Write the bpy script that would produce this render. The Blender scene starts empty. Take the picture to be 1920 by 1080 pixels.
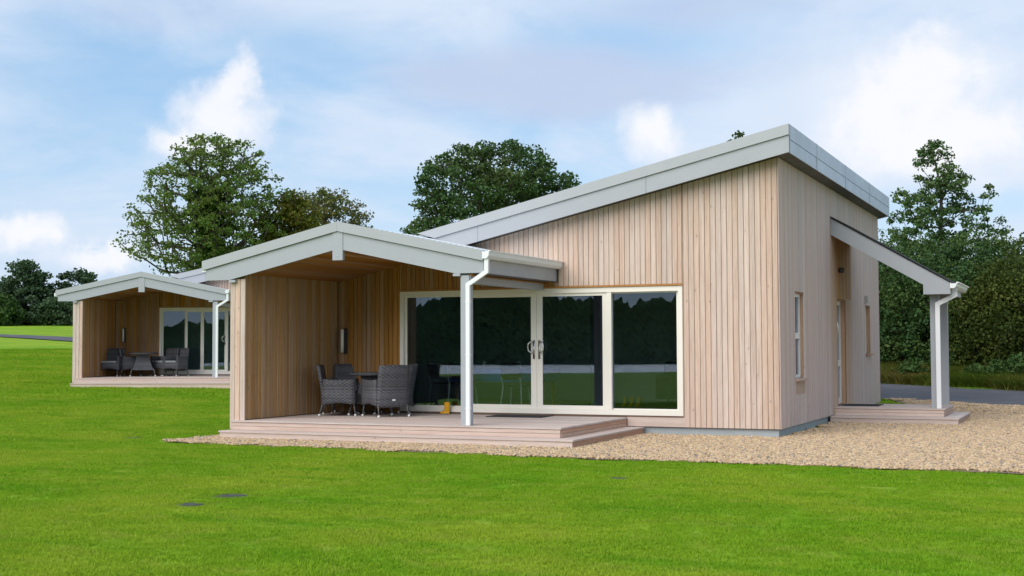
import bpy, math, random
import numpy as np
from mathutils import Vector, Matrix

# ------------------------------------------------------------------ camera, world, sun, exposure
scene = bpy.context.scene
COL = scene.collection
R = math.radians
random.seed(7)

CAM = np.array([4.4921, -20.7550, 1.4709])
def cam_axes(yaw, pitch, roll):
    f = np.array([math.sin(yaw)*math.cos(pitch), math.cos(yaw)*math.cos(pitch), math.sin(pitch)])
    r = np.array([math.cos(yaw), -math.sin(yaw), 0.0]); u = np.cross(r, f)
    return r*math.cos(roll)+u*math.sin(roll), -r*math.sin(roll)+u*math.cos(roll), f
cr, cu, cf = cam_axes(-0.414735, 0.0449705, -0.0037895)
cam_data = bpy.data.cameras.new('camera')
cam = bpy.data.objects.new('camera', cam_data)
COL.objects.link(cam)
cam.matrix_world = Matrix(((cr[0], cu[0], -cf[0], CAM[0]), (cr[1], cu[1], -cf[1], CAM[1]),
                           (cr[2], cu[2], -cf[2], CAM[2]), (0, 0, 0, 1)))
cam_data.sensor_width = 36.0
cam_data.lens = 2447.6/1920*36
cam_data.clip_start = 0.1
cam_data.clip_end = 4000
scene.camera = cam
scene.render.resolution_x = 1024
scene.render.resolution_y = 576

SUN_EL = R(40)
SUN_AZ = R(196)          # compass style: 0 = +Y, clockwise; the sun stands behind the camera's left shoulder
sun_dir = Vector((math.sin(SUN_AZ)*math.cos(SUN_EL), math.cos(SUN_AZ)*math.cos(SUN_EL), math.sin(SUN_EL)))
sl = bpy.data.lights.new('sun', 'SUN')
sl.energy = 1.5
sl.angle = R(60)
sl.color = (1.0, 0.94, 0.86)
sun = bpy.data.objects.new('sun', sl)
COL.objects.link(sun)
sun.rotation_euler = (-sun_dir).to_track_quat('-Z', 'Y').to_euler()

scene.view_settings.view_transform = 'Standard'
scene.view_settings.look = 'None'
scene.view_settings.gamma = 1.0
scene.view_settings.use_curve_mapping = False
scene.view_settings.exposure = 1.2

class NT:
    """small helper that writes node trees"""
    def __init__(s, tree):
        s.t = tree; s.n = tree.nodes; s.l = tree.links
    def node(s, kind, **kw):
        n = s.n.new(kind)
        for k, v in kw.items(): setattr(n, k, v)
        return n
    def put(s, sock, v):
        if v is None: return
        if isinstance(v, bpy.types.NodeSocket): s.l.new(v, sock)
        elif isinstance(v, (tuple, list)) and sock.type == 'RGBA' and len(v) == 3: sock.default_value = (*v, 1)
        else: sock.default_value = v
    def math(s, op, a, b=None, c=None, clamp=False):
        n = s.node('ShaderNodeMath', operation=op); n.use_clamp = clamp
        s.put(n.inputs[0], a); s.put(n.inputs[1], b); s.put(n.inputs[2], c)
        return n.outputs[0]
    def vmath(s, op, a, b=None, out=0):
        n = s.node('ShaderNodeVectorMath', operation=op)
        s.put(n.inputs[0], a); s.put(n.inputs[1], b)
        return n.outputs[out]
    def scale(s, a, k):
        n = s.node('ShaderNodeVectorMath', operation='SCALE'); s.put(n.inputs[0], a); s.put(n.inputs['Scale'], k)
        return n.outputs[0]
    def noise(s, vec, scale, detail=3, rough=0.5, dist=0.0, out=0):
        n = s.node('ShaderNodeTexNoise'); s.put(n.inputs['Vector'], vec)
        s.put(n.inputs['Scale'], scale); n.inputs['Detail'].default_value = detail
        n.inputs['Roughness'].default_value = rough; n.inputs['Distortion'].default_value = dist
        return n.outputs[out]
    def ramp(s, fac, a, b, lo=0.0, hi=1.0):
        n = s.node('ShaderNodeMapRange', interpolation_type='SMOOTHSTEP')
        s.put(n.inputs[0], fac); s.put(n.inputs[1], a); s.put(n.inputs[2], b); s.put(n.inputs[3], lo); s.put(n.inputs[4], hi)
        return n.outputs[0]
    def mix(s, fac, a, b, blend='MIX'):
        n = s.node('ShaderNodeMix', data_type='RGBA', blend_type=blend)
        s.put(n.inputs[0], fac); s.put(n.inputs[6], a); s.put(n.inputs[7], b)
        return n.outputs[2]
    def sep(s, v):
        n = s.node('ShaderNodeSeparateXYZ'); s.put(n.inputs[0], v); return n.outputs
    def comb(s, x, y, z):
        n = s.node('ShaderNodeCombineXYZ'); s.put(n.inputs[0], x); s.put(n.inputs[1], y); s.put(n.inputs[2], z); return n.outputs[0]

world = bpy.data.worlds.new('World')
scene.world = world
world.use_nodes = True
def build_sky():
    w = NT(world.node_tree); w.n.clear()
    out = w.node('ShaderNodeOutputWorld'); bg = w.node('ShaderNodeBackground')
    SKY = 0.1
    bg.inputs['Strength'].default_value = SKY
    sky = w.node('ShaderNodeTexSky', sky_type='NISHITA')
    sky.sun_disc = False; sky.sun_elevation = SUN_EL; sky.sun_rotation = SUN_AZ
    sky.air_density = 1.0; sky.dust_density = 0.6; sky.ozone_density = 1.5
    d = w.node('ShaderNodeTexCoord').outputs['Generated']
    x, y, z = w.sep(d)
    zz = w.math('ADD', w.math('MAXIMUM', z, 0.0), 0.16)
    p = w.comb(w.math('DIVIDE', x, zz), w.math('DIVIDE', y, zz), 0.0)
    k = 1.0/SKY
    E = 0.455                                              # clouds are as bright as the photograph's at this exposure
    def c(r, g, b): return (r*k*E, g*k*E, b*k*E)
    col = w.mix(0.60, w.vmath('MULTIPLY', sky.outputs[0], (0.6, 0.6, 0.6)), c(0.36, 0.62, 0.93))
    # thin veil of high cloud
    n1 = w.noise(p, 0.62, 7, 0.55, 0.6)
    n1b = w.noise(w.vmath('MULTIPLY', d, (1, 1, 2.6)), 6.0, 7, 0.6, 0.4)
    veil = w.ramp(w.math('ADD', n1, w.math('MULTIPLY', n1b, 0.55)), 0.53, 0.88)
    low = w.ramp(z, 0.20, 0.02, 0.0, 0.65)
    veil = w.math('MAXIMUM', veil, low)
    veil = w.math('MULTIPLY', veil, 0.93)
    def lobe(px, py, pz, sx, sz):
        v = w.vmath('SUBTRACT', d, (px, py, pz))
        v = w.vmath('MULTIPLY', v, (1/sx, 1/sx, 1/sz))
        return w.ramp(w.vmath('LENGTH', v, None, 1), 0.0, 1.6, 1.0, 0.0)
    # clear gaps seen in the picture
    gap = w.math('MAXIMUM', w.math('MAXIMUM', lobe(-0.6446, 0.7385, 0.185, 0.075, 0.028), lobe(-0.30, 0.92, 0.228, 0.10, 0.03)), lobe(-0.5308, 0.8145, 0.225, 0.06, 0.02))
    veil = w.math('MULTIPLY', veil, w.math('SUBTRACT', 1.0, w.math('MULTIPLY', gap, 0.72)))
    col = w.mix(veil, col, c(0.70, 0.79, 0.93))
    # grey-blue cloud bellies
    n2 = w.math('ADD', w.math('MULTIPLY', w.noise(w.vmath('ADD', p, (3.1, 7.7, 0.0)), 0.85, 6, 0.55, 0.5), 0.6), w.math('MULTIPLY', w.noise(w.vmath('MULTIPLY', d, (1, 1, 2.2)), 9.0, 7, 0.6, 0.3), 0.4))
    bel = w.math('ADD', n2, w.math('MULTIPLY', lobe(-0.375, 0.90, 0.200, 0.13, 0.026), 0.46))
    bel = w.math('ADD', bel, w.math('MULTIPLY', lobe(-0.60, 0.75, 0.245, 0.09, 0.022), 0.24))
    bel = w.math('ADD', bel, w.math('MULTIPLY', lobe(-0.25, 0.93, 0.25, 0.09, 0.02), 0.24))
    belly = w.ramp(bel, 0.52, 0.86, 0.0, 0.78)
    col = w.mix(belly, col, c(0.52, 0.61, 0.81))
    # cumulus heads: the lobes are warped by fractal noise so that their outlines break up
    wn = w.noise(d, 13.0, 8, 0.62, 0.0, 1)
    warp = w.scale(w.vmath('SUBTRACT', wn, (0.5, 0.5, 0.5)), 0.075)
    wn2 = w.noise(d, 48.0, 5, 0.6, 0.0, 1)
    warp = w.vmath('ADD', warp, w.scale(w.vmath('SUBTRACT', wn2, (0.5, 0.5, 0.5)), 0.022))
    d0 = d
    d = w.vmath('ADD', d, warp)
    lobes = [(-0.586, 0.790, 0.168, 0.034, 0.029), (-0.576, 0.794, 0.188, 0.019, 0.021), (-0.602, 0.780, 0.150, 0.036, 0.017),
             (-0.118, 0.977, 0.178, 0.062, 0.048), (-0.105, 0.977, 0.198, 0.045, 0.034), (-0.10, 0.982, 0.145, 0.08, 0.035), (-0.2966, 0.94, 0.166, 0.026, 0.028),
             (-0.6975, 0.712, 0.080, 0.026, 0.016), (-0.66, 0.745, 0.066, 0.04, 0.013), (-0.02, 0.99, 0.16, 0.03, 0.04),
             (0.35, 0.92, 0.16, 0.09, 0.04), (0.62, 0.77, 0.12, 0.10, 0.035), (-0.92, 0.36, 0.14, 0.10, 0.04), (-0.2, -0.97, 0.10, 0.12, 0.035), (-0.62, -0.77, 0.14, 0.10, 0.04), (0.5, -0.85, 0.12, 0.12, 0.04)]
    f = None
    for L in lobes:
        g = lobe(*L); f = g if f is None else w.math('MAXIMUM', f, g)
    big = w.noise(d0, 22.0, 7, 0.6, 0.3)
    mask = w.ramp(w.math('ADD', f, w.math('MULTIPLY', w.math('SUBTRACT', big, 0.5), 0.5)), 0.12, 0.85)
    soft = w.ramp(f, 0.0, 0.45, 0.0, 0.45)
    tone = w.ramp(w.math('ADD', w.math('MULTIPLY', big, 0.9), w.math('MULTIPLY', f, 0.35)), 0.42, 0.85)
    ccol = w.mix(tone, c(0.76, 0.82, 0.94), c(0.95, 0.95, 0.975))
    col = w.mix(soft, col, c(0.78, 0.84, 0.95))
    col = w.mix(w.math('MULTIPLY', mask, 0.85), col, ccol)
    # below the horizon the sky dome fades to a dull ground tone
    col = w.mix(w.ramp(z, -0.02, -0.10), col, c(0.18, 0.24, 0.16))
    w.l.new(col, bg.inputs['Color']); w.l.new(bg.outputs[0], out.inputs['Surface'])
build_sky()

# ------------------------------------------------------------------ object helpers
def link(o, parent=None):
    COL.objects.link(o)
    if parent is not None: o.parent = parent
    return o
def tag(o, label=None, cat=None, group=None, kind=None):
    if label: o['label'] = label
    if cat: o['category'] = cat
    if group: o['group'] = group
    if kind: o['kind'] = kind
    return o
def empty(name, loc=(0, 0, 0), rz=0.0):
    o = bpy.data.objects.new(name, None); o.empty_display_size = 0.3
    o.location = loc; o.rotation_euler = (0, 0, rz)
    return link(o)
class MB:
    """collects geometry and links it as ONE mesh object"""
    def __init__(s): s.v = []; s.f = []
    def poly(s, pts): 
        i = len(s.v); s.v += [tuple(p) for p in pts]; s.f.append(tuple(range(i, i+len(pts))))
    def box(s, x0, x1, y0, y1, z0, z1):
        i = len(s.v)
        s.v += [(x0,y0,z0),(x1,y0,z0),(x1,y1,z0),(x0,y1,z0),(x0,y0,z1),(x1,y0,z1),(x1,y1,z1),(x0,y1,z1)]
        s.f += [tuple(i+k for k in q) for q in ((0,3,2,1),(4,5,6,7),(0,1,5,4),(1,2,6,5),(2,3,7,6),(3,0,4,7))]
        return s
    def prism(s, poly, a, b, axis):
        """extrude a 2-D polygon along axis ('x','y','z') from a to b"""
        def P(u, v, t): return {'y': (u, t, v), 'x': (t, u, v), 'z': (u, v, t)}[axis]
        n = len(poly); i = len(s.v)
        s.v += [P(u, v, a) for u, v in poly] + [P(u, v, b) for u, v in poly]
        s.f.append(tuple(i+k for k in range(n))); s.f.append(tuple(i+n+k for k in reversed(range(n))))
        for k in range(n):
            j = (k+1) % n; s.f.append((i+k, i+n+k, i+n+j, i+j))
        return s
    def tube(s, pts, r, n=8, square=False):
        """swept tube through points (radius may be a list)"""
        pts = [Vector(p) for p in pts]; m = len(pts)
        rs = r if isinstance(r, (list, tuple)) else [r]*m
        base = len(s.v); up = None
        for k, p in enumerate(pts):
            t = (pts[min(k+1, m-1)]-pts[max(k-1, 0)]).normalized()
            if up is None:
                up = Vector((0, 1, 0)) if abs(t.y) < 0.9 else Vector((1, 0, 0))
            a = (up - t*up.dot(t)).normalized(); b = t.cross(a); up = a
            sc = rs[k]
            if 0 < k < m-1:
                t0 = (p-pts[k-1]).normalized(); cosv = max(0.5, t0.dot(t))
            else: cosv = 1
            for q in range(n):
                an = 2*math.pi*(q+(0.5 if square else 0))/n
                rr = sc*(math.sqrt(2) if square else 1)
                s.v.append(tuple(p + a*rr*math.cos(an) + b*rr*math.sin(an)/cosv))
        for k in range(m-1):
            for q in range(n):
                i0 = base+k*n+q; i1 = base+k*n+(q+1) % n
                s.f.append((i0, i1, i1+n, i0+n))
        s.f.append(tuple(base+q for q in reversed(range(n)))); s.f.append(tuple(base+(m-1)*n+q for q in range(n)))
        return s
    def pipe(s, pts, w, y0, y1):
        """square pipe whose centre line runs in X/Z"""
        P = [Vector(p) for p in pts]; L = []; Q = []
        for i, p in enumerate(P):
            d0 = (p-P[i-1]).normalized() if i else None; d1 = (P[i+1]-p).normalized() if i < len(P)-1 else None
            d0 = d0 or d1; d1 = d1 or d0
            n0 = Vector((-d0.y, d0.x)); n1 = Vector((-d1.y, d1.x)); n = (n0+n1).normalized(); k = w/2/max(.3, n.dot(n0))
            L.append(p+n*k); Q.append(p-n*k)
        return s.prism([tuple(v) for v in L+Q[::-1]], y0, y1, 'y')
    def lathe(s, prof, n=16, c=(0, 0)):
        base = len(s.v); m = len(prof)
        for r, z in prof:
            for q in range(n):
                a = 2*math.pi*q/n; s.v.append((c[0]+r*math.cos(a), c[1]+r*math.sin(a), z))
        for k in range(m-1):
            for q in range(n):
                i0 = base+k*n+q; i1 = base+k*n+(q+1) % n
                s.f.append((i0, i1, i1+n, i0+n))
        s.f.append(tuple(base+q for q in reversed(range(n)))); s.f.append(tuple(base+(m-1)*n+q for q in range(n)))
        return s
    def grid(s, P, close=False):
        """P[i][j] 3-D points"""
        base = len(s.v); a = len(P); b = len(P[0])
        for row in P: s.v += [tuple(p) for p in row]
        for i in range(a-1):
            for j in range(b-1):
                s.f.append((base+i*b+j, base+i*b+j+1, base+(i+1)*b+j+1, base+(i+1)*b+j))
        return s
    def build(s, name, mat, parent=None, smooth=False, recalc=True):
        me = bpy.data.meshes.new(name); me.from_pydata(s.v, [], s.f)
        if recalc:
            import bmesh
            bm = bmesh.new(); bm.from_mesh(me); bmesh.ops.recalc_face_normals(bm, faces=bm.faces); bm.to_mesh(me); bm.free()
        if smooth: me.shade_smooth()
        if mat is not None: me.materials.append(mat)
        return link(bpy.data.objects.new(name, me), parent)
def np_mesh(name, V, F, mat, smooth=False, attrs=None):
    """fast mesh from numpy arrays; F is (n,3) or (n,4)"""
    me = bpy.data.meshes.new(name)
    V = np.asarray(V, np.float32); F = np.asarray(F, np.int32)
    me.vertices.add(len(V)); me.vertices.foreach_set('co', V.ravel())
    k = F.shape[1]
    me.loops.add(F.size); me.loops.foreach_set('vertex_index', F.ravel())
    me.polygons.add(len(F)); me.polygons.foreach_set('loop_start', np.arange(0, F.size, k, dtype=np.int32))
    me.update(calc_edges=True)
    for an, (kind, dom, data) in (attrs or {}).items():
        at = me.attributes.new(an, kind, dom)
        at.data.foreach_set('value' if kind != 'FLOAT_VECTOR' else 'vector', np.asarray(data).ravel())
    if smooth: me.shade_smooth()
    if mat is not None: me.materials.append(mat)
    return me

# ------------------------------------------------------------------ materials
def new_mat(name):
    m = bpy.data.materials.new(name); m.use_nodes = True
    t = NT(m.node_tree); t.n.clear()
    out = t.node('ShaderNodeOutputMaterial'); b = t.node('ShaderNodeBsdfPrincipled')
    t.l.new(b.outputs[0], out.inputs[0])
    return m, t, b, out
def bumpn(t, b, h, strength=0.3, dist=0.01):
    n = t.node('ShaderNodeBump'); n.inputs['Strength'].default_value = strength; n.inputs['Distance'].default_value = dist
    t.put(n.inputs['Height'], h); t.l.new(n.outputs[0], b.inputs['Normal'])

def wood(name, base, alt, stretch=(22, 22, 0.9), island=False, var=0.5, rough=0.75, knots=True):
    m, t, b, _ = new_mat(name)
    co = t.node('ShaderNodeTexCoord').outputs['Object']
    rnd = t.node('ShaderNodeNewGeometry').outputs['Random Per Island'] if island else t.node('ShaderNodeObjectInfo').outputs['Random']
    co = t.vmath('ADD', co, t.comb(t.math('MULTIPLY', rnd, 37.0), t.math('MULTIPLY', rnd, 53.0), t.math('MULTIPLY', rnd, 71.0)))
    st = t.vmath('MULTIPLY', co, stretch)
    g1 = t.noise(st, 1.6, 6, 0.6, 0.6)
    g2 = t.noise(st, 7.0, 3, 0.6, 0.2)
    col = t.mix(t.ramp(g1, 0.32, 0.72), base, alt)
    col = t.mix(t.math('MULTIPLY', t.ramp(g2, 0.45, 0.75), 0.48), col, tuple(v*0.62 for v in base))
    # board to board tone
    hv = t.math('MULTIPLY', t.math('SUBTRACT', rnd, 0.5), var)
    hs = t.node('ShaderNodeHueSaturation'); t.put(hs.inputs['Color'], col)
    t.put(hs.inputs['Value'], t.math('ADD', 1.0, hv))
    rr = t.math('FRACT', t.math('MULTIPLY', rnd, 17.31))
    t.put(hs.inputs['Saturation'], t.math('ADD', 0.82, t.math('MULTIPLY', rr, 0.42)))
    col = hs.outputs[0]
    if knots:
        kv = t.node('ShaderNodeTexVoronoi', feature='F1'); kst = tuple(1.0 if s < 3 else 5.5 for s in stretch)
        mx = max(kst); kst = tuple((5.5 if s > 1 else 3.2) for s in kst)
        t.put(kv.inputs['Vector'], t.vmath('MULTIPLY', co, kst)); kv.inputs['Scale'].default_value = 1.0
        kd = t.ramp(kv.outputs['Distance'], 0.04, 0.12, 0.5, 0.0)
        col = t.mix(kd, col, tuple(v*0.35 for v in base))
    t.l.new(col, b.inputs['Base Color']); b.inputs['Roughness'].default_value = rough
    b.inputs['Specular IOR Level'].default_value = 0.25
    bumpn(t, b, g1, 0.25, 0.004)
    return m
def paint(name, col, rough=0.45, dirt=0.06, scale=3.0, spec=0.4, metal=0.0):
    m, t, b, _ = new_mat(name)
    co = t.node('ShaderNodeTexCoord').outputs['Object']
    n = t.noise(co, scale, 5, 0.6); n2 = t.noise(t.vmath('MULTIPLY', co, (9, 9, 0.7)), 1.5, 3, 0.5)
    c = t.mix(t.math('MULTIPLY', t.ramp(n, 0.35, 0.75), dirt*2.2), col, tuple(v*0.72 for v in col))
    c = t.mix(t.math('MULTIPLY', t.ramp(n2, 0.5, 0.8), dirt*1.5), c, tuple(v*0.75 for v in col))
    t.l.new(c, b.inputs['Base Color'])
    t.put(b.inputs['Roughness'], t.ramp(n, 0.2, 0.8, rough*0.85, min(1, rough*1.25)))
    b.inputs['Specular IOR Level'].default_value = spec; b.inputs['Metallic'].default_value = metal
    bumpn(t, b, t.noise(co, 60, 2), 0.04, 0.002)
    return m
M = {}
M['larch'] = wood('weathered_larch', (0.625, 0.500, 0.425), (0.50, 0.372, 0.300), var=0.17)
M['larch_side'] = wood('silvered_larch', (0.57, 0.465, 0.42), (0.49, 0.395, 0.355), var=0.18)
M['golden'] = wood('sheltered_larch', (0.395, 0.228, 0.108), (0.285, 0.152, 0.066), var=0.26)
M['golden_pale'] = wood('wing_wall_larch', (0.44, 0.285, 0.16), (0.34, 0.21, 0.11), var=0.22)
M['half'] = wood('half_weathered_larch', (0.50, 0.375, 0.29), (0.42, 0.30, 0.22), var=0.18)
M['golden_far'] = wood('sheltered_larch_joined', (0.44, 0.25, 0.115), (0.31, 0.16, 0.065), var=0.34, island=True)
M['larch_far'] = wood('weathered_larch_joined', (0.61, 0.488, 0.425), (0.475, 0.345, 0.282), var=0.18, island=True)
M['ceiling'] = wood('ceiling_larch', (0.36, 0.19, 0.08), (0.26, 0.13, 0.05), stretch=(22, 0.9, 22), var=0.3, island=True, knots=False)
M['deck'] = wood('deck_larch', (0.58, 0.49, 0.45), (0.49, 0.40, 0.36), stretch=(0.8, 20, 20), var=0.16)
M['riser'] = wood('riser_larch', (0.58, 0.48, 0.43), (0.49, 0.385, 0.335), stretch=(0.8, 20, 20), var=0.16)
M['riser_y'] = wood('side_riser_larch', (0.55, 0.38, 0.30), (0.43, 0.28, 0.21), stretch=(20, 0.8, 20), var=0.16)
M['reveal'] = wood('reveal_larch', (0.46, 0.265, 0.14), (0.36, 0.19, 0.09), var=0.2, knots=False)
M['black'] = paint('dark_membrane', (0.02, 0.02, 0.022), 0.8)
M['backing'] = paint('brown_backing', (0.17, 0.11, 0.08), 0.9)
M['fascia'] = paint('grey_green_fascia', (0.355, 0.378, 0.412), 0.42, 0.05)
M['flash'] = paint('pale_grey_flashing', (0.375, 0.395, 0.420), 0.38, 0.05)
M['sideflash'] = paint('blue_grey_flashing', (0.36, 0.415, 0.49), 0.30, 0.06, spec=0.5)
M['roof'] = paint('pale_roof_sheet', (0.66, 0.70, 0.74), 0.40, 0.08, spec=0.5)
M['soffit'] = paint('grey_soffit', (0.12, 0.12, 0.118), 0.6)
M['white'] = paint('white_pipe', (0.78, 0.80, 0.82), 0.35, 0.04)
M['cream'] = paint('cream_frame', (0.77, 0.735, 0.665), 0.4, 0.04)
M['whiteframe'] = paint('white_frame', (0.74, 0.73, 0.70), 0.4, 0.04)
M['plinth'] = paint('blue_grey_plinth', (0.36, 0.40, 0.42), 0.85, 0.12)
M['steel'] = paint('brushed_steel', (0.55, 0.55, 0.54), 0.3, 0.05, metal=1.0)
M['darkmetal'] = paint('dark_metal', (0.035, 0.036, 0.04), 0.45)
M['mat'] = paint('black_doormat', (0.016, 0.016, 0.019), 0.95, 0.1, 40)
M['lampwhite'] = paint('opal_tube', (0.88, 0.87, 0.84), 0.3)
M['yellow'] = paint('yellow_rubber', (0.72, 0.36, 0.012), 0.4)
M['cap'] = paint('white_foot', (0.75, 0.75, 0.73), 0.4)
M['legmetal'] = paint('grey_leg', (0.10, 0.10, 0.105), 0.4)
M['roomwall'] = paint('room_wall', (0.62, 0.66, 0.64), 0.8)
M['roomfloor'] = paint('room_floor', (0.12, 0.09, 0.065), 0.4)
M['bluecloth'] = paint('blue_cloth', (0.05, 0.20, 0.72), 0.8)
M['darkcloth'] = paint('charcoal_upholstery', (0.03, 0.032, 0.04), 0.9)
M['cushion'] = paint('grey_cushion', (0.30, 0.31, 0.33), 0.9, 0.1, 20)
M['cover'] = paint('galvanised_cover', (0.065, 0.078, 0.058), 0.8, 0.2, 9)
M['redwine'] = paint('dark_pillar', (0.03, 0.035, 0.06), 0.5)

def wicker():
    m, t, b, _ = new_mat('grey_wicker')
    co = t.node('ShaderNodeTexCoord').outputs['Object']
    x, y, z = t.sep(co)
    rows = t.math('FRACT', t.math('MULTIPLY', z, 1/0.025))
    rowi = t.math('FLOOR', t.math('MULTIPLY', z, 1/0.025))
    h = t.math('ADD', x, t.math('MULTIPLY', y, 1.0))
    colf = t.math('MULTIPLY', h, 1/0.038)
    cols = t.math('FRACT', colf); coli = t.math('FLOOR', colf)
    rr = t.math('SUBTRACT', 1.0, t.math('POWER', t.math('ABSOLUTE', t.math('SUBTRACT', t.math('MULTIPLY', rows, 2.0), 1.0)), 2.0))
    cc = t.math('SUBTRACT', 1.0, t.math('POWER', t.math('ABSOLUTE', t.math('SUBTRACT', t.math('MULTIPLY', cols, 2.0), 1.0)), 2.0))
    par = t.math('MODULO', t.math('ABSOLUTE', t.math('ADD', rowi, coli)), 2.0)
    hgt = t.math('ADD', t.math('MULTIPLY', rr, par), t.math('MULTIPLY', cc, t.math('SUBTRACT', 1.0, par)))
    tone = t.node('ShaderNodeTexWhiteNoise', noise_dimensions='2D'); t.put(tone.inputs['Vector'], t.comb(rowi, coli, 0.0))
    band = t.node('ShaderNodeTexWhiteNoise', noise_dimensions='1D'); t.put(band.inputs['W'], rowi)
    mixv = t.math('ADD', t.math('MULTIPLY', par, 0.38), t.math('ADD', t.math('MULTIPLY', tone.outputs[0], 0.22), t.math('MULTIPLY', band.outputs[0], 0.40)))
    c = t.mix(mixv, (0.024, 0.024, 0.030), (0.165, 0.168, 0.192))
    c = t.mix(t.ramp(hgt, 0.0, 0.4, 0.75, 0.0), c, (0.012, 0.012, 0.014))
    t.l.new(c, b.inputs['Base Color']); b.inputs['Roughness'].default_value = 0.5
    bumpn(t, b, hgt, 0.8, 0.006)
    return m
M['wicker'] = wicker()

def glass_mat(name, tint=(0.74, 0.82, 0.82), base=0.03):
    m = bpy.data.materials.new(name); m.use_nodes = True
    t = NT(m.node_tree); t.n.clear()
    out = t.node('ShaderNodeOutputMaterial')
    tr = t.node('ShaderNodeBsdfTransparent'); tr.inputs[0].default_value = (*tint, 1)
    gl = t.node('ShaderNodeBsdfGlossy'); gl.inputs['Roughness'].default_value = 0.0; gl.inputs[0].default_value = (0.78, 0.86, 1.0, 1)
    fr = t.node('ShaderNodeFresnel'); fr.inputs['IOR'].default_value = 1.5
    fac = t.math('ADD', t.math('MULTIPLY', fr.outputs[0], 1.15), base, clamp=True)
    co = t.node('ShaderNodeTexCoord').outputs['Object']
    bn = t.node('ShaderNodeBump'); bn.inputs['Strength'].default_value = 0.02; bn.inputs['Distance'].default_value = 0.02
    t.put(bn.inputs['Height'], t.noise(co, 0.9, 2)); t.l.new(bn.outputs[0], gl.inputs['Normal'])
    mx = t.node('ShaderNodeMixShader'); t.l.new(fac, mx.inputs[0]); t.l.new(tr.outputs[0], mx.inputs[1]); t.l.new(gl.outputs[0], mx.inputs[2])
    t.l.new(mx.outputs[0], out.inputs[0])
    return m
M['glass'] = glass_mat('door_glass')

def leafy(name, cols, trans=0.25, noise_scale=0.35, autumn=None, amount=0.4):
    m = bpy.data.materials.new(name); m.use_nodes = True
    t = NT(m.node_tree); t.n.clear()
    out = t.node('ShaderNodeOutputMaterial')
    geo = t.node('ShaderNodeNewGeometry')
    rnd = geo.outputs['Random Per Island']
    c = t.mix(rnd, cols[0], cols[1])
    pos = t.node('ShaderNodeTexCoord').outputs['Object']
    n = t.noise(pos, noise_scale, 3, 0.55)
    c = t.mix(t.math('MULTIPLY', t.ramp(n, 0.42, 0.66), 0.8), c, cols[2])
    if autumn:
        n2 = t.noise(t.vmath('ADD', pos, (9, 3, 5)), noise_scale*1.6, 3, 0.6)
        r2 = t.math('FRACT', t.math('MULTIPLY', rnd, 13.7))
        a = t.math('MULTIPLY', t.ramp(t.math('ADD', n2, t.math('MULTIPLY', r2, 0.3)), 0.55, 0.85), amount)
        c = t.mix(a, c, autumn)
    d = t.node('ShaderNodeBsdfPrincipled'); t.l.new(c, d.inputs['Base Color']); d.inputs['Roughness'].default_value = 0.6; d.inputs['Specular IOR Level'].default_value = 0.12
    tl = t.node('ShaderNodeBsdfTranslucent'); t.put(tl.inputs[0], t.mix(0.5, c, (0.10, 0.16, 0.01)))
    mx = t.node('ShaderNodeMixShader'); mx.inputs[0].default_value = trans
    t.l.new(d.outputs[0], mx.inputs[1]); t.l.new(tl.outputs[0], mx.inputs[2]); t.l.new(mx.outputs[0], out.inputs[0])
    return m
M['leaf_sycamore'] = leafy('sycamore_leaves', [(0.085, 0.175, 0.038), (0.15, 0.24, 0.062), (0.16, 0.225, 0.05)], trans=.45, autumn=(0.19, 0.15, 0.04), amount=0.28)
M['leaf_brown'] = leafy('turning_leaves', [(0.085, 0.125, 0.035), (0.14, 0.165, 0.05), (0.15, 0.145, 0.05)], trans=.3, autumn=(0.18, 0.115, 0.04), amount=0.45)
M['leaf_yellow'] = leafy('yellowing_leaves', [(0.07, 0.10, 0.012), (0.12, 0.14, 0.02), (0.13, 0.12, 0.015)], autumn=(0.16, 0.11, 0.02), amount=0.5)
M['leaf_dark'] = leafy('dark_leaves', [(0.030, 0.072, 0.024), (0.062, 0.118, 0.038), (0.075, 0.105, 0.032)], trans=0.15)
M['leaf_alder'] = leafy('alder_leaves', [(0.042, 0.10, 0.032), (0.085, 0.15, 0.05), (0.09, 0.145, 0.04)], trans=0.2)
M['leaf_hedge'] = leafy('hedge_leaves', [(0.022, 0.060, 0.020), (0.052, 0.108, 0.034), (0.080, 0.128, 0.030)], trans=0.15, noise_scale=0.8)
M['leaf_hedge_yellow'] = leafy('olive_hedge_leaves', [(0.032, 0.056, 0.012), (0.062, 0.085, 0.018), (0.085, 0.105, 0.02)], trans=0.2, noise_scale=0.8)
M['leaf_far'] = leafy('far_leaves', [(0.034, 0.07, 0.036), (0.06, 0.105, 0.052), (0.065, 0.105, 0.045)], trans=0.15)
M['leaf_far_green'] = leafy('far_bright_leaves', [(0.04, 0.085, 0.022), (0.06, 0.115, 0.03), (0.06, 0.11, 0.03)], trans=0.15)
M['leaf_ivy'] = leafy('ivy_leaves', [(0.025, 0.065, 0.010), (0.055, 0.11, 0.018), (0.07, 0.11, 0.015)], trans=0.15, noise_scale=0.7)
M['leaf_willow'] = leafy('willow_leaves', [(0.07, 0.10, 0.07), (0.11, 0.15, 0.10), (0.10, 0.14, 0.08)])
def bark():
    m, t, b, _ = new_mat('dark_bark')
    co = t.node('ShaderNodeTexCoord').outputs['Object']
    n = t.noise(t.vmath('MULTIPLY', co, (6, 6, 1.2)), 1.5, 5, 0.6)
    t.put(b.inputs['Base Color'], t.mix(n, (0.022, 0.019, 0.014), (0.08, 0.068, 0.052))); b.inputs['Roughness'].default_value = 0.9
    bumpn(t, b, n, 0.6, 0.05)
    return m
M['bark'] = bark()

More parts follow.
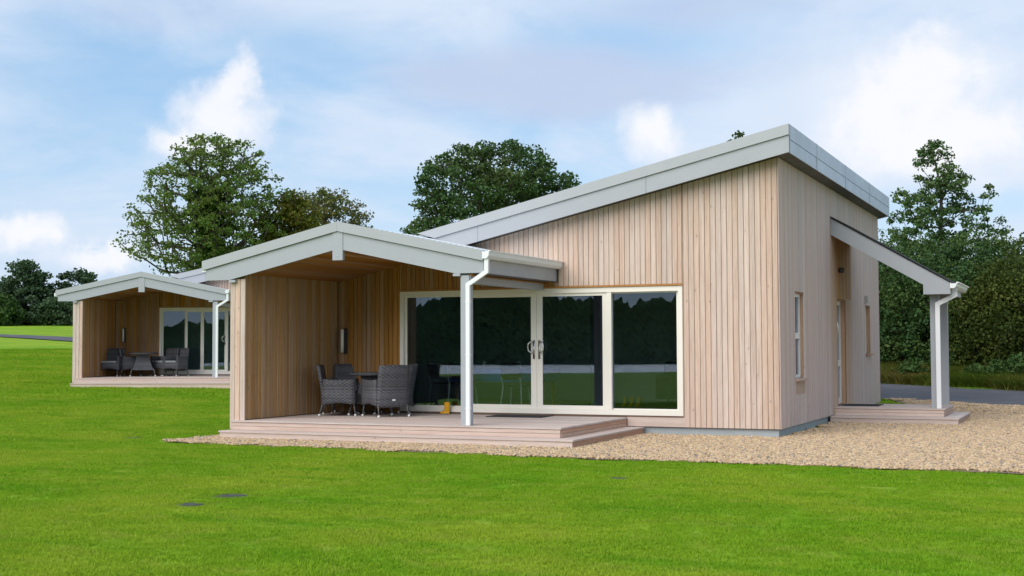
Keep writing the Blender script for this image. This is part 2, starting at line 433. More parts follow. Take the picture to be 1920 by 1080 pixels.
def lawn_color(t, pos):
    """large-scale tone of the lawn, shared by the turf sheet and the blades"""
    n1 = t.noise(pos, 0.30, 5, 0.6, 0.3)
    n2 = t.noise(t.vmath('MULTIPLY', pos, (0.8, 2.6, 1)), 0.55, 4, 0.6, 0.2)
    n3 = t.noise(pos, 2.6, 3, 0.6)
    c = t.mix(t.ramp(n1, 0.36, 0.66), (0.185, 0.355, 0.013), (0.310, 0.410, 0.030))
    c = t.mix(t.math('MULTIPLY', t.ramp(n2, 0.46, 0.70), 0.75), c, (0.120, 0.310, 0.008))
    c = t.mix(t.math('MULTIPLY', t.ramp(n3, 0.48, 0.72), 0.45), c, (0.37, 0.41, 0.07))
    return c
def lawn_sheet():
    m, t, b, _ = new_mat('turf_sheet')
    pos = t.node('ShaderNodeNewGeometry').outputs['Position']
    c = lawn_color(t, pos)
    f = t.noise(pos, 26, 4, 0.7)
    c = t.mix(t.ramp(f, 0.35, 0.7, 0.45, 0.0), c, (0.06, 0.16, 0.006))
    t.l.new(c, b.inputs['Base Color']); b.inputs['Roughness'].default_value = 0.9; b.inputs['Specular IOR Level'].default_value = 0.1
    bumpn(t, b, f, 0.7, 0.04)
    return m
M['lawn'] = lawn_sheet()
def blade_mat(name, tall=False):
    m = bpy.data.materials.new(name); m.use_nodes = True
    t = NT(m.node_tree); t.n.clear()
    out = t.node('ShaderNodeOutputMaterial')
    pos = t.node('ShaderNodeNewGeometry').outputs['Position']
    at = t.node('ShaderNodeAttribute'); at.attribute_name = 'shade'
    s = at.outputs['Fac']
    if tall:
        n = t.noise(pos, 0.6, 4, 0.6)
        c = t.mix(t.ramp(n, 0.42, 0.68), (0.14, 0.19, 0.025), (0.30, 0.23, 0.07))
        c = t.mix(t.math('MULTIPLY', s, 0.7), c, (0.05, 0.10, 0.014))
    else:
        c = lawn_color(t, pos)
        c = t.mix(t.ramp(s, 0.0, 0.35, 0.22, 0.0), c, (0.08, 0.22, 0.006))
        c = t.mix(t.ramp(s, 0.72, 1.0, 0.0, 0.55), c, (0.30, 0.44, 0.045))
    d = t.node('ShaderNodeBsdfPrincipled'); t.l.new(c, d.inputs['Base Color']); d.inputs['Roughness'].default_value = 0.7; d.inputs['Specular IOR Level'].default_value = 0.06
    tl = t.node('ShaderNodeBsdfTranslucent'); t.l.new(c, tl.inputs[0])
    mx = t.node('ShaderNodeMixShader'); mx.inputs[0].default_value = 0.3
    t.l.new(d.outputs[0], mx.inputs[1]); t.l.new(tl.outputs[0], mx.inputs[2]); t.l.new(mx.outputs[0], out.inputs[0])
    return m
M['blade'] = blade_mat('lawn_blades'); M['tallblade'] = blade_mat('verge_blades', True)
def gravel_sheet():
    m, t, b, _ = new_mat('gravel_bed')
    pos = t.node('ShaderNodeNewGeometry').outputs['Position']
    v = t.node('ShaderNodeTexVoronoi'); t.put(v.inputs['Vector'], pos); v.inputs['Scale'].default_value = 34
    r, g, bb = t.node('ShaderNodeSeparateColor'), None, None
    t.l.new(v.outputs['Color'], r.inputs[0])
    c = t.mix(r.outputs[0], (0.20, 0.145, 0.085), (0.40, 0.295, 0.18))
    c = t.mix(t.ramp(r.outputs[1], 0.8, 0.95), c, (0.16, 0.135, 0.12))
    c = t.mix(t.math('MULTIPLY', t.ramp(v.outputs['Distance'], 0.3, 0.75), 0.8), c, (0.06, 0.045, 0.03))
    t.l.new(c, b.inputs['Base Color']); b.inputs['Roughness'].default_value = 0.9
    bumpn(t, b, t.math('SUBTRACT', 1.0, v.outputs['Distance']), 0.8, 0.02)
    return m
M['gravelbed'] = gravel_sheet()
def stone_mat():
    m, t, b, _ = new_mat('gravel_stones')
    rnd = t.node('ShaderNodeNewGeometry').outputs['Random Per Island']
    r2 = t.math('FRACT', t.math('MULTIPLY', rnd, 91.7)); r3 = t.math('FRACT', t.math('MULTIPLY', rnd, 37.3))
    c = t.mix(rnd, (0.35, 0.245, 0.135), (0.61, 0.46, 0.285))
    c = t.mix(t.ramp(r2, 0.80, 0.90), c, (0.46, 0.30, 0.19))
    c = t.mix(t.ramp(r3, 0.80, 0.90), c, (0.20, 0.175, 0.165))
    t.l.new(c, b.inputs['Base Color']); b.inputs['Roughness'].default_value = 0.8
    return m
M['stone'] = stone_mat()
def asphalt():
    m, t, b, _ = new_mat('asphalt')
    pos = t.node('ShaderNodeNewGeometry').outputs['Position']
    f = t.noise(pos, 45, 3, 0.7); n = t.noise(pos, 0.8, 4)
    c = t.mix(t.ramp(f, 0.35, 0.7), (0.045, 0.046, 0.056), (0.090, 0.092, 0.108))
    c = t.mix(t.math('MULTIPLY', t.ramp(n, 0.4, 0.7), 0.4), c, (0.13, 0.13, 0.14))
    t.l.new(c, b.inputs['Base Color']); b.inputs['Roughness'].default_value = 0.85
    bumpn(t, b, f, 0.5, 0.01)
    return m
M['asphalt'] = asphalt()
def water_mat():
    m, t, b, _ = new_mat('lake_water')
    b.inputs['Base Color'].default_value = (0.26, 0.31, 0.39, 1); b.inputs['Roughness'].default_value = 0.35
    b.inputs['Specular IOR Level'].default_value = 0.9
    pos = t.node('ShaderNodeNewGeometry').outputs['Position']
    bumpn(t, b, t.noise(t.vmath('MULTIPLY', pos, (0.3, 1, 1)), 0.8, 3), 0.35, 0.3)
    return m
M['water'] = water_mat()
def hill_mat():
    m, t, b, _ = new_mat('wooded_hill')
    pos = t.node('ShaderNodeNewGeometry').outputs['Position']
    n = t.noise(pos, 0.16, 6, 0.65)
    t.put(b.inputs['Base Color'], t.mix(t.ramp(n, 0.3, 0.7), (0.014, 0.030, 0.014), (0.05, 0.085, 0.035))); b.inputs['Roughness'].default_value = 1.0
    b.inputs['Specular IOR Level'].default_value = 0.0
    return m
M['hill'] = hill_mat()

# ------------------------------------------------------------------ terrain
TD = np.array([0, 29, 40, 60, 80, 100, 130, 160, 400.])
TZL = np.array([0, 0, .28, 1.05, 1.82, 2.60, 3.60, 4.4, 9.])
RD = np.array([0, 29, 33, 37, 40, 60, 100, 160, 400.])
RZ = np.array([0, 0, .20, .40, .52, 1.2, 2.4, 3.6, 8.])
BD = np.array([0, 40, 54, 57, 400.])
BZ = np.array([0, -.05, -.56, -1.2, -1.6])
def smooth(x): x = np.clip(x, 0, 1); return x*x*(3-2*x)
def terrain(x, y):
    x = np.asarray(x, float); y = np.asarray(y, float)
    dx = x-CAM[0]; dy = y-CAM[1]; d = np.hypot(dx, dy); az = np.arctan2(dx, dy)
    left = np.interp(d, TD, TZL); right = np.interp(d, RD, RZ); back = np.interp(d, BD, BZ)
    k = smooth((az+0.60)/0.25)                 # 0 on the left, 1 to the right
    z = left*(1-k)+right*k
    bk = smooth((np.abs(az)-1.75)/0.5)
    return z*(1-bk)+back*bk
def ground():
    rad = np.concatenate([np.linspace(0.5, 29, 24), np.linspace(30, 66, 34), np.linspace(69, 160, 32), np.array([190, 240, 300, 400, 700, 1200, 2000.])])
    na = 180; an = np.linspace(-math.pi, math.pi, na, endpoint=False)
    V = [(CAM[0], CAM[1], 0.0)]
    for r in rad:
        x = CAM[0]+r*np.sin(an); y = CAM[1]+r*np.cos(an); z = terrain(x, y)
        V += list(zip(x, y, z))
    F3 = [(0, 1+(j+1) % na, 1+j) for j in range(na)]
    F = []
    for i in range(len(rad)-1):
        for j in range(na):
            a = 1+i*na+j; b = 1+i*na+(j+1) % na
            F.append((a, b, b+na, a+na))
    me = bpy.data.meshes.new('ground'); me.from_pydata([tuple(map(float, v)) for v in V], [], F3+F); me.shade_smooth(); me.materials.append(M['lawn'])
    o = link(bpy.data.objects.new('ground', me)); tag(o, 'green mown lawn rising gently towards the far left', kind='structure')
ground()

def sheet(name, poly, mat, lift, step=1.2, label=None):
    """a sheet that follows the terrain inside a polygon"""
    import bmesh
    bm = bmesh.new()
    bm.faces.new([bm.verts.new((p[0], p[1], 0)) for p in poly])
    xs = [p[0] for p in poly]; ys = [p[1] for p in poly]
    for a, lo, hi in ((0, min(xs), max(xs)), (1, min(ys), max(ys))):
        k = lo+step
        while k < hi:
            no = [0, 0, 0]; no[a] = 1; co = [0, 0, 0]; co[a] = k
            bmesh.ops.bisect_plane(bm, geom=bm.verts[:]+bm.edges[:]+bm.faces[:], plane_co=co, plane_no=no)
            k += step
    bmesh.ops.triangulate(bm, faces=bm.faces[:])
    for v in bm.verts: v.co.z = float(terrain(v.co.x, v.co.y))+lift
    me = bpy.data.meshes.new(name); bm.to_mesh(me); bm.free()
    for p in me.polygons:
        if p.normal.z < 0: p.flip()
    me.materials.append(mat)
    o = link(bpy.data.objects.new(name, me)); tag(o, label, kind='structure'); return o
GRAVEL = [(-8.72, -4.22), (-7.6, -4.30), (-6.6, -4.40), (-5.4, -4.47), (-4.0, -4.60), (-2.27, -4.71), (-0.08, -4.72), (1.8, -4.75), (3.8, -4.82), (9, -4.95), (22, -5.3),
          (24, 1.0), (14, 5.8), (3.2, 10.35), (-0.1, 11.75), (-0.6, 11.9), (0.2, 11.3), (0.9, 9.6), (0.06, 9.0), (0.06, 0.0), (-8.4, 0.0), (-8.75, -2.6)]
def ragged(poly, n):
    rr = random.Random(9); out = []
    for i in range(len(poly)):
        a, b = poly[i], poly[(i+1) % len(poly)]
        if i < n:
            k = max(1, int(math.hypot(b[0]-a[0], b[1]-a[1])/.22))
            out += [(a[0]+(b[0]-a[0])*q/k+rr.gauss(0, .012), a[1]+(b[1]-a[1])*q/k+rr.gauss(0, .04)+.05*math.sin(a[0]*1.7+q*.5)) for q in range(k)]
        else: out.append(a)
    return out
GRAVEL = ragged(GRAVEL, 10)
NFRONT = GRAVEL.index((22, -5.3)) if (22, -5.3) in GRAVEL else 60
sheet('gravel_path', GRAVEL, M['gravelbed'], 0.012, 1.0, 'tan gravel strip in front of and beside the near cabin')
def ribbon(pts, w):
    L = []; Rr = []
    for i, p in enumerate(pts):
        a = np.array(pts[max(i-1, 0)]); b = np.array(pts[min(i+1, len(pts)-1)]); t = (b-a)/np.linalg.norm(b-a); n = np.array([-t[1], t[0]])
        ww = w[i] if isinstance(w, list) else w
        L.append(tuple(np.array(p)+n*ww/2)); Rr.append(tuple(np.array(p)-n*ww/2))
    return L+Rr[::-1]
sheet('road', ribbon([(40, -4.5), (22, 4.0), (10, 9.2), (3.1, 12.25), (-0.4, 13.85), (-6, 17.0), (-14, 22.5), (-24, 30)], 3.75), M['asphalt'], 0.016, 1.5, 'dark asphalt lane behind the near cabin')
sheet('driveway', ribbon([(-38, 36), (-46, 39.6), (-53, 42.3), (-61, 44.6), (-72, 46.2), (-90, 47)], [4.6, 4.4, 4.0, 2.8, 2.0, 1.6]), M['asphalt'], 0.05, 1.5, 'thin grey lane crossing the lawn far left')

# ---- lake and hills that the glass doors mirror
def lake():
    mb = MB(); an = [R(a) for a in range(95, 272, 6)]
    P = [[(CAM[0]+r*math.sin(a), CAM[1]+r*math.cos(a), -0.62) for a in an] for r in (54, 75, 95, 125)]
    mb.grid(P); tag(mb.build('lake', M['water']), 'calm lake behind the camera, mirrored in the glass', kind='structure')
lake()
def hills():
    rng = np.random.RandomState(3)
    an = np.linspace(R(100), R(285), 1600); prof = np.zeros_like(an)
    for k, a in ((5, .20), (9, .18), (17, .13), (41, .06), (83, .04), (190, .03), (410, .028), (820, .02)):
        prof += a*np.sin(k*an*2+rng.rand()*6.28)
    H = 8.6*(1.0+0.75*prof)+np.repeat(rng.rand(400), 4)*.45+rng.rand(len(an))*.25
    rows = []; ks = np.linspace(0, 1, 30)
    for k in ks:
        r = 112+40*k**1.4; jit = rng.normal(size=len(an))*.16*(.3+k); jr = rng.normal(size=len(an))*.7
        rows.append([(CAM[0]+(r+b)*math.sin(a), CAM[1]+(r+b)*math.cos(a), -1.3+h*k**.9+q) for a, h, q, b in zip(an, H, jit, jr)])
    rows.append([(CAM[0]+200*math.sin(a), CAM[1]+200*math.cos(a), -1.3+h*.5) for a, h in zip(an, H)])
    mb = MB(); mb.grid(rows); tag(mb.build('hills', M['hill'], recalc=False), 'low wooded hills across the lake, mirrored in the glass', kind='structure')
hills()

# ------------------------------------------------------------------ cabin
PITCH = 0.092
def zc(X):            # underside of the porch ceiling
    return 3.05-0.215*abs(X+6.34)
def porch_top(X):     # upper face of the porch roof
    return 3.465-0.2135*abs(X+6.345)
def main_top(X): return 2.895+0.2250*(X+8.93)
def main_soffit(X): return main_top(X)-0.42

def board_mesh(name, x0, x1, z0, za, zb, proud, flip=None):
    """vertical board: chamfered section in X/Y, front face at Y=-proud; top slopes from za (x0) to zb (x1)"""
    c = 0.006; t = 0.02
    sec = [(x0, -proud+t), (x0, -proud+c), (x0+c, -proud), (x1-c, -proud), (x1, -proud+c), (x1, -proud+t)]
    V = []; 
    for k in range(2):
        for (x, y) in sec:
            z = z0 if k == 0 else za+(zb-za)*(x-x0)/(x1-x0)
            V.append((x, y, z))
    n = len(sec)
    F = [tuple(range(n)), tuple(range(2*n-1, n-1, -1))]+[(i, i+n, (i+1) % n+n, (i+1) % n) for i in range(n)]
    if flip: V = [flip(v) for v in V]
    return V, F
def boards(segs, mat, parent, joined=None, flip=None):
    """segs: list of (x0,x1,z0,za,zb). One object per board, or one joined part"""
    J = MB()
    for (x0, x1, z0, za, zb) in segs:
        if min(za, zb)-z0 < 0.03: continue
        V, F = board_mesh('b', x0+0.0029, x1-0.0029, z0, za, zb, 0.022+random.uniform(-.0025, .0025), flip)
        if joined:
            i = len(J.v); J.v += V; J.f += [tuple(i+k for k in f) for f in F]
        else:
            mb = MB(); mb.v = V; mb.f = F; mb.build('cladding_board', mat, parent)
    if joined:
        o = J.build(joined, mat, parent); o['kind'] = 'stuff'

def frame(mb, x0, x1, z0, z1, y0, y1, w, wb=None, wt=None):
    wb = wb or w; wt = wt or w
    mb.box(x0, x0+w, y0, y1, z0, z1); mb.box(x1-w, x1, y0, y1, z0, z1)
    mb.box(x0+w, x1-w, y0+.001, y1-.001, z0, z0+wb); mb.box(x0+w, x1-w, y0+.001, y1-.001, z1-wt, z1)

def cabin(near, loc, rz, label):
    root = empty('cabin', loc, rz)
    tag(root, label, 'cabin', 'larch clad holiday cabins')
    X0, X1 = -8.44, 0.0; D = 10.85
    WL, WR, WB, WT = -6.857, -1.586, 0.325, 2.467
    if not near: WL = -6.72
    # ---------------- main shell
    w = MB()
    w.box(X0, WL, 0.004, 0.25, 0.14, 2.6); w.box(WR, X1-.004, 0.004, 0.25, 0.14, 2.6)
    w.box(WL, WR, 0.004, 0.25, 0.14, WB); w.prism([(WL, WT), (WR, WT), (WR, 2.6), (WL, 2.6)], 0.004, 0.25, 'y')
    w.prism([(X0, 2.6), (X1-.004, 2.6), (X1-.004, main_soffit(X1)+.1), (X0, main_soffit(X0)+.1)], 0.004, 0.25, 'y')
    front = w.build('front_wall', M['backing'], root)
    s = MB()
    # side wall with openings: window Y 1.17..1.92, door 5.25..6.2, slit 8.75..9.45
    zt = main_soffit(0)+.1
    if near:
        ys = [0.25, 1.16, 1.93, 5.25, 6.2, 8.76, 9.44, D]
        s.box(-.25, -.004, ys[0], ys[1], .14, zt); s.box(-.25, -.004, ys[2], ys[3], .14, zt); s.box(-.25, -.004, ys[4], ys[5], .14, zt); s.box(-.25, -.004, ys[6], ys[7], .14, zt)
        s.box(-.249, -.005, ys[1], ys[2], .14, .92); s.box(-.249, -.005, ys[1], ys[2], 2.385, zt)
        s.box(-.249, -.005, ys[3], ys[4], .14, .30); s.box(-.249, -.005, ys[3], ys[4], 2.39, zt)
        s.box(-.249, -.005, ys[5], ys[6], .14, 1.29); s.box(-.249, -.005, ys[5], ys[6], 2.36, zt)
    else: s.box(-.25, -.004, .25, D, .14, zt)
    side = s.build('side_wall', M['backing'], root)
    b = MB(); b.prism([(X0, .14), (X1, .14), (X1, main_soffit(X1)+.1), (X0, main_soffit(X0)+.1)], D-.2, D, 'y')
    b.box(X0, X0+.2, .25, D-.2, .14, main_soffit(X0)+.02)
    b.build('rear_wall', M['larch_far'], root)
    p = MB(); p.box(X0+.03, X1-.03, 0.03, D-.03, -.5, .14); p.build('plinth', M['plinth'], root)
    # ---------------- cladding boards
    xs = []; x = 0.0
    while x-PITCH > -8.14: xs.append((x-PITCH, x)); x -= PITCH
    xs.append((-8.14, x))
    shel, weath = [], []
    for a, c in xs:
        m = (a+c)/2
        inwin = (a > WL-.02 and c < WR+.02); cutL = WL-.02 > a and WL-.02 < c
        part = a < WR+.02 < c
        zbase = .145 if m > -2.55 else .30
        if m < -3.78:                                   # under the porch roof
            lo = WT+.035 if (inwin or cutL) and not (cutL and (WL-.02-a) > PITCH/2) else zbase
            if cutL: 
                shel.append((a, WL-.005, zbase, zc(a)+.06, zc(WL)+.06)); shel.append((WL-.005, c, WT+.035, zc(WL)+.06, zc(c)+.06)) if c-WL > .02 else None
            else: shel.append((a, c, lo, zc(a)+.06, zc(c)+.06))
            if main_soffit(a) > porch_top(a)-.06 and m > -6.3:
                weath.append((a, c, porch_top(a)-.12, main_soffit(a)-.004, main_soffit(c)-.004))
        else:
            if m < WR-.03: weath.append((a, c, WT+.035, main_soffit(a)-.004, main_soffit(c)-.004))
            elif part and c-WR > .02: 
                weath.append((WR+.005, c, zbase, main_soffit(a)-.004, main_soffit(c)-.004))
                weath.append((a, WR+.005, WT+.035, main_soffit(a)-.004, main_soffit(c)-.004)) if WR-a > .02 else None
            else: weath.append((a, c, zbase, main_soffit(a)-.004, main_soffit(c)-.004))
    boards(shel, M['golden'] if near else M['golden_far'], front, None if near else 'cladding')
    boards(weath, M['larch'] if near else M['larch_far'], front, None if near else 'upper_cladding')
    # side wall boards
    toside = lambda v: (-v[1], v[0], v[2])
    sw, sh, hf = [], [], []
    y = -0.0215
    while y < D:
        a, c = y, min(y+PITCH, D); zt2 = main_soffit(.022)-.004
        m = (a+c)/2
        segs = [(.145, zt2)]
        if near:
            for (o0, o1, q0, q1) in ((1.16, 1.93, .90, 2.385), (5.25, 6.2, .28, 2.39), (8.76, 9.44, 1.27, 2.36)):
                if c > o0+.03 and a < o1-.03:
                    segs = [(.145, q0), (q1, zt2)]
        for z0, z1 in segs:
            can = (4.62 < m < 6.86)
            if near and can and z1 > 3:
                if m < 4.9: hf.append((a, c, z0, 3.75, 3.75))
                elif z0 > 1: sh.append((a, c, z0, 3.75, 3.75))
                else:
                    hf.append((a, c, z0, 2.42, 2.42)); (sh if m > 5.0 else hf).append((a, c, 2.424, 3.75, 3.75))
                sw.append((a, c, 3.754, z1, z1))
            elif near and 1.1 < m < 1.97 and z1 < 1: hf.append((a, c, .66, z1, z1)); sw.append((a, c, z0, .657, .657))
            else: sw.append((a, c, z0, z1, z1))
        y += PITCH
    boards(sw, M['larch_side'] if near else M['larch_far'], side, None if near else 'cladding', toside)
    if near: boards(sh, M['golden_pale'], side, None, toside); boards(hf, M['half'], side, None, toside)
    # skirting under the glass to the right of the deck
    MB().box(-2.545, WR+.05, -.024, .003, .147, .296).build('skirting_board', M['riser'], root)
    MB().box(WL-.02, WR+.012, -.034, .003, WT+.004, WT+.032).build('head_trim', M['reveal'], root)
    # ---------------- main roof
    Y0, Y1 = -.307, 11.05; Xa, Xb = -8.93, .262
    r = MB(); r.prism([(Xa, main_top(Xa)-.03), (Xb-.02, main_top(Xb)-.03), (Xb-.02, main_top(Xb)-.1), (Xa, main_top(Xa)-.1)], Y0+.05, Y1-.02, 'y')
    roof = r.build('roof', M['roof'], root)
    so = MB(); xs_ = -6.25; so.prism([(xs_, main_soffit(xs_)+.002), (Xb-.03, main_soffit(Xb)+.002), (Xb-.03, main_soffit(Xb)+.03), (xs_, main_soffit(xs_)+.03)], Y0+.03, Y1-.03, 'y')
    so.build('soffit', M['soffit'], root)
    f = MB(); xf = -6.5
    for xa_, xb_ in ((xf, -5.16), (-5.155, -2.1), (-2.095, Xb-.003)):
        MB().prism([(xa_, main_top(xa_)-.16), (xb_, main_top(xb_)-.16), (xb_, main_top(xb_)-.445), (xa_, main_top(xa_)-.445)], Y0, Y0+.03, 'y').build('verge_fascia', M['fascia'], root)
    f = MB(); xf = -6.33; g = .17
    f.prism([(xf, main_top(xf)), (Xb, main_top(Xb)), (Xb, main_top(Xb)-g), (xf+.34, main_top(xf+.34)-g)], Y0-.03, Y0+.06, 'y'); f.build('verge_flashing', M['flash'], root)
    # high edge on the side: two courses of flashing with joints
    joints = [Y0+.0, 2.03, 4.98, 7.97, Y1]
    for i in range(4):
        a, c = joints[i]+(.006 if i else .07), joints[i+1]-.006
        MB().box(Xb-.02, Xb+.003, a, c, main_top(Xb)-.235, main_top(Xb)+.002).build('edge_flashing', M['sideflash'], root)
        MB().box(Xb-.02, Xb-.002, a, c, main_top(Xb)-.45, main_top(Xb)-.241).build('edge_fascia', M['sideflash'], root)
        if i: MB().box(Xb-.02, Xb+.008, joints[i]-.022, joints[i]+.022, main_top(Xb)-.452, main_top(Xb)+.006).build('joint_cover', M['sideflash'], root)
    f = MB(); f.prism([(Xa, main_top(Xa)), (Xb, main_top(Xb)), (Xb, main_top(Xb)-.44), (Xa, main_top(Xa)-.44)], Y1-.03, Y1, 'y'); f.build('rear_verge', M['fascia'], root)
    # ---------------- porch
    PX0, PX1 = -8.935, -3.80
    YF = -2.985
    # wing wall
    ww = MB(); ww.prism([(-8.42, .14), (-8.17, .14), (-8.17, zc(-8.17)+.05), (-8.42, zc(-8.42)+.02)], -2.90, 0, 'y')
    wing = ww.build('wing_wall', M['backing'], root)
    segs = []; k = 0.0
    while k < 2.88: segs.append((-2.905+k, min(-2.905+k+PITCH, -.02), .30, zc(-8.15)+.03, zc(-8.15)+.03)); k += PITCH
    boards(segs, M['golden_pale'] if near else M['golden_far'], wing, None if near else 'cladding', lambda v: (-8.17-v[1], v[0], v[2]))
    segs = [(-8.442+i*.0995, -8.442+(i+1)*.0995, .145, 2.60, 2.60) for i in range(3)]
    boards(segs, M['larch'] if near else M['larch_far'], wing, None if near else 'end_cladding', lambda v: (v[0], v[1]-2.903, v[2]))
    segs = []; k = 0.0
    while k < 2.88: segs.append((-2.9+k, min(-2.9+k+PITCH, D), .14, 2.55, 2.55)); k += PITCH
    boards(segs, M['larch_far'], wing, 'outer_cladding', lambda v: (-8.42+v[1], v[0], v[2]))
    MB().box(-8.40, -8.19, -2.88, 0, -.3, .14).build('wing_plinth', M['plinth'], root)
    # roof sheets
    r = MB()
    A = [(-8.93, porch_top(-8.93)-.02), (-6.345, 3.465-.02), (-3.81, porch_top(-3.81)-.02), (-3.81, porch_top(-3.81)-.10), (-6.345, 3.365), (-8.93, porch_top(-8.93)-.10)]
    r.prism(A, -3.0, 2.6 if False else -.01, 'y'); r.prism([(-6.345, 3.445), (-3.81, porch_top(-3.81)-.02), (-3.81, porch_top(-3.81)-.1), (-6.345, 3.365)], -.01, .003, 'y')
    r.build('porch_roof', M['roof'], root)
    if near:
        rv = MB()
        for i in range(26):
            xx = -6.2+i*.092
            rv.box(xx-.006, xx+.006, -2.97, -2.955, porch_top(xx)-.02, porch_top(xx)+.004)
        o = rv.build('roof_screws', M['darkmetal'], root); o['kind'] = 'stuff'
    cl = MB(); n = 20
    for sgn in (-1, 1):
        for i in range(n):
            a = i*2.35/n; c = a+2.35/n-.006
            xa, xc = -6.34+sgn*a, -6.34+sgn*c
            if xa < -8.17 or xc < -8.17: continue
            cl.prism([(xa, zc(xa)), (xc, zc(xc)), (xc, zc(xc)+.02), (xa, zc(xa)+.02)], -2.94, -.01, 'y')
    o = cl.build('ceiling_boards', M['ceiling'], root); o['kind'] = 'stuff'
    MB().box(-6.42, -6.26, -2.94, -.03, zc(-6.34)-.10, zc(-6.34)+.03).build('ridge_beam', M['reveal'], root)
    # right-hand eaves: side fascia, soffit, gutter
    MB().prism([(PX1-.03, 2.585), (PX1, 2.585), (PX1, 2.80), (PX1-.03, 2.80)], YF+.04, -.025, 'y').build('eaves_fascia', M['fascia'], root)
    MB().prism([(-4.30, 2.555), (PX1-.035, 2.586), (PX1-.035, 2.61), (-4.30, 2.60)], YF+.035, -.025, 'y').build('eaves_soffit', M['soffit'], root)
    MB().box(-4.20, -4.04, YF+.05, -.025, 2.44, 2.553).build('eaves_beam', M['fascia'], root)
    gt = MB(); gp = [(PX1+.002, 2.905), (PX1+.002, 2.795), (PX1+.075, 2.795), (PX1+.11, 2.84), (PX1+.115, 2.90), (PX1+.135, 2.905), (PX1+.135, 2.92), (PX1+.105, 2.92), (PX1+.098, 2.845), (PX1+.068, 2.81), (PX1+.012, 2.81), (PX1+.012, 2.905)]
    n = len(gp); i0 = 0
    gt.prism(gp, YF-.05, -.024, 'y'); gt.prism([(PX1+.003, 2.796), (PX1+.074, 2.796), (PX1+.109, 2.84), (PX1+.114, 2.90), (PX1+.003, 2.90)], YF-.053, YF-.044, 'y')
    gt.build('gutter', M['white'], root)
    # gable fascia: two boards cut level at the eaves, king post, flashing
    def gf(sgn):
        xe = PX1 if sgn > 0 else PX0+.05; xk = -6.345+sgn*.055
        th = lambda X: porch_top(X)-.16
        bh = lambda X: porch_top(X)-.435
        xi = -6.345+sgn*(3.03-2.587)/.2135
        pts = [(xk, th(xk)), (xe, th(xe)), (xe, 2.587), (-6.345+sgn*(3.465-.435-2.587)/.2135, 2.587), (xk, bh(xk))]
        MB().prism(pts, YF, YF+.04, 'y').build('gable_fascia', M['fascia'], root)
        xo = PX1+.004 if sgn > 0 else PX0-.01
        MB().prism([(-6.345+sgn*.001, porch_top(-6.345)), (xo, porch_top(xo)), (xo, porch_top(xo)-.155), (-6.345+sgn*.001, porch_top(-6.345)-.155)], YF-.035, YF+.05, 'y').build('gable_flashing', M['flash'], root)
    gf(-1); gf(1)
    kp = MB(); kp.box(-6.435, -6.25, YF-.012, YF+.05, 2.85, 3.30); kp.build('king_post', M['fascia'], root)
    for zz in (2.92, 3.10): MB().tube([(-6.34, YF-.018, zz), (-6.34, YF-.01, zz)], .012, 8).build('bolt', M['steel'], root)
    for xx in (-8.36, -4.25): MB().box(xx-.06, xx+.06, YF-.008, YF+.06, 2.545, 2.585).build('bearing_block', M['fascia'], root)
    MB().box(-4.195, -4.055, -2.96, -2.82, .288, 2.555).build('porch_post', M['fascia'], root)
    dp = MB(); dp.pipe([(-3.745, 2.80), (-3.745, 2.60), (-4.055, 2.41), (-4.055, .292)], .064, -3.012, -2.963); pipe = dp.build('downpipe', M['white'], root)
    for zz in (.55, 1.35, 2.15): MB().box(-4.092, -4.018, -3.015, -2.957, zz-.012, zz+.012).build('pipe_bracket', M['white'], pipe)
    # left gutter underside hint
    MB().box(PX0-.09, PX0+.02, YF+.08, Y1, 2.74, 2.84).build('eaves_gutter', M['white'], root)
    # ---------------- deck
    dk = MB(); dk.box(-8.14, -2.58, -2.97, -.002, -.1, .262); dk.box(-8.33, -2.28, -3.28, -.03, -.1, .11)
    deck = dk.build('deck', M['riser'], root)
    n = 20; w0 = 2.99/n
    for i in range(n):
        y0 = -3.015+i*w0
        MB().box(-8.14 if i > 0 else -8.365, -2.547, y0+.002, y0+w0-.004, .263, .288+random.uniform(-.001, .001)).build('deck_plank', M['deck'], deck)
    for k in range(2):
        MB().box(-8.355, -2.57, -2.999, -2.972, .139+k*.062, .139+k*.062+.057).build('riser_board', M['riser'], deck)
        MB().box(-2.579, -2.556, -2.97, -.03, .139+k*.062, .139+k*.062+.057).build('riser_board', M['riser_y'], deck)
    for i, (a, c) in enumerate(((-3.32, -3.16), (-3.155, -3.001))):
        MB().box(-8.37+i*.02, -2.245 if i == 0 else -2.40, a, c, .112, .137).build('tread_plank', M['deck'], deck)
    MB().box(-2.398, -2.245, -3.155, -.028, .112, .137).build('tread_plank', M['deck'], deck)
    MB().box(-2.552, -2.402, -2.998, -.028, .112, .1365).build('tread_plank', M['deck'], deck)
    MB().box(-8.35, -2.262, -3.305, -3.281, -.02, .111).build('riser_board', M['riser'], deck)
    MB().box(-2.279, -2.258, -3.278, -.028, -.02, .111).build('riser_board', M['riser_y'], deck)
    # ---------------- sliding doors
    fr = MB(); frame(fr, WL, WR, WB, WT, -.012, .12, .075, .085, .085); fr.build('door_frame', M['cream'], root)
    cuts = [-5.57, -4.19, -2.88] if near else [-5.86, -5.33, -4.55]
    ed = [WL+.07]+cuts+[WR-.07]
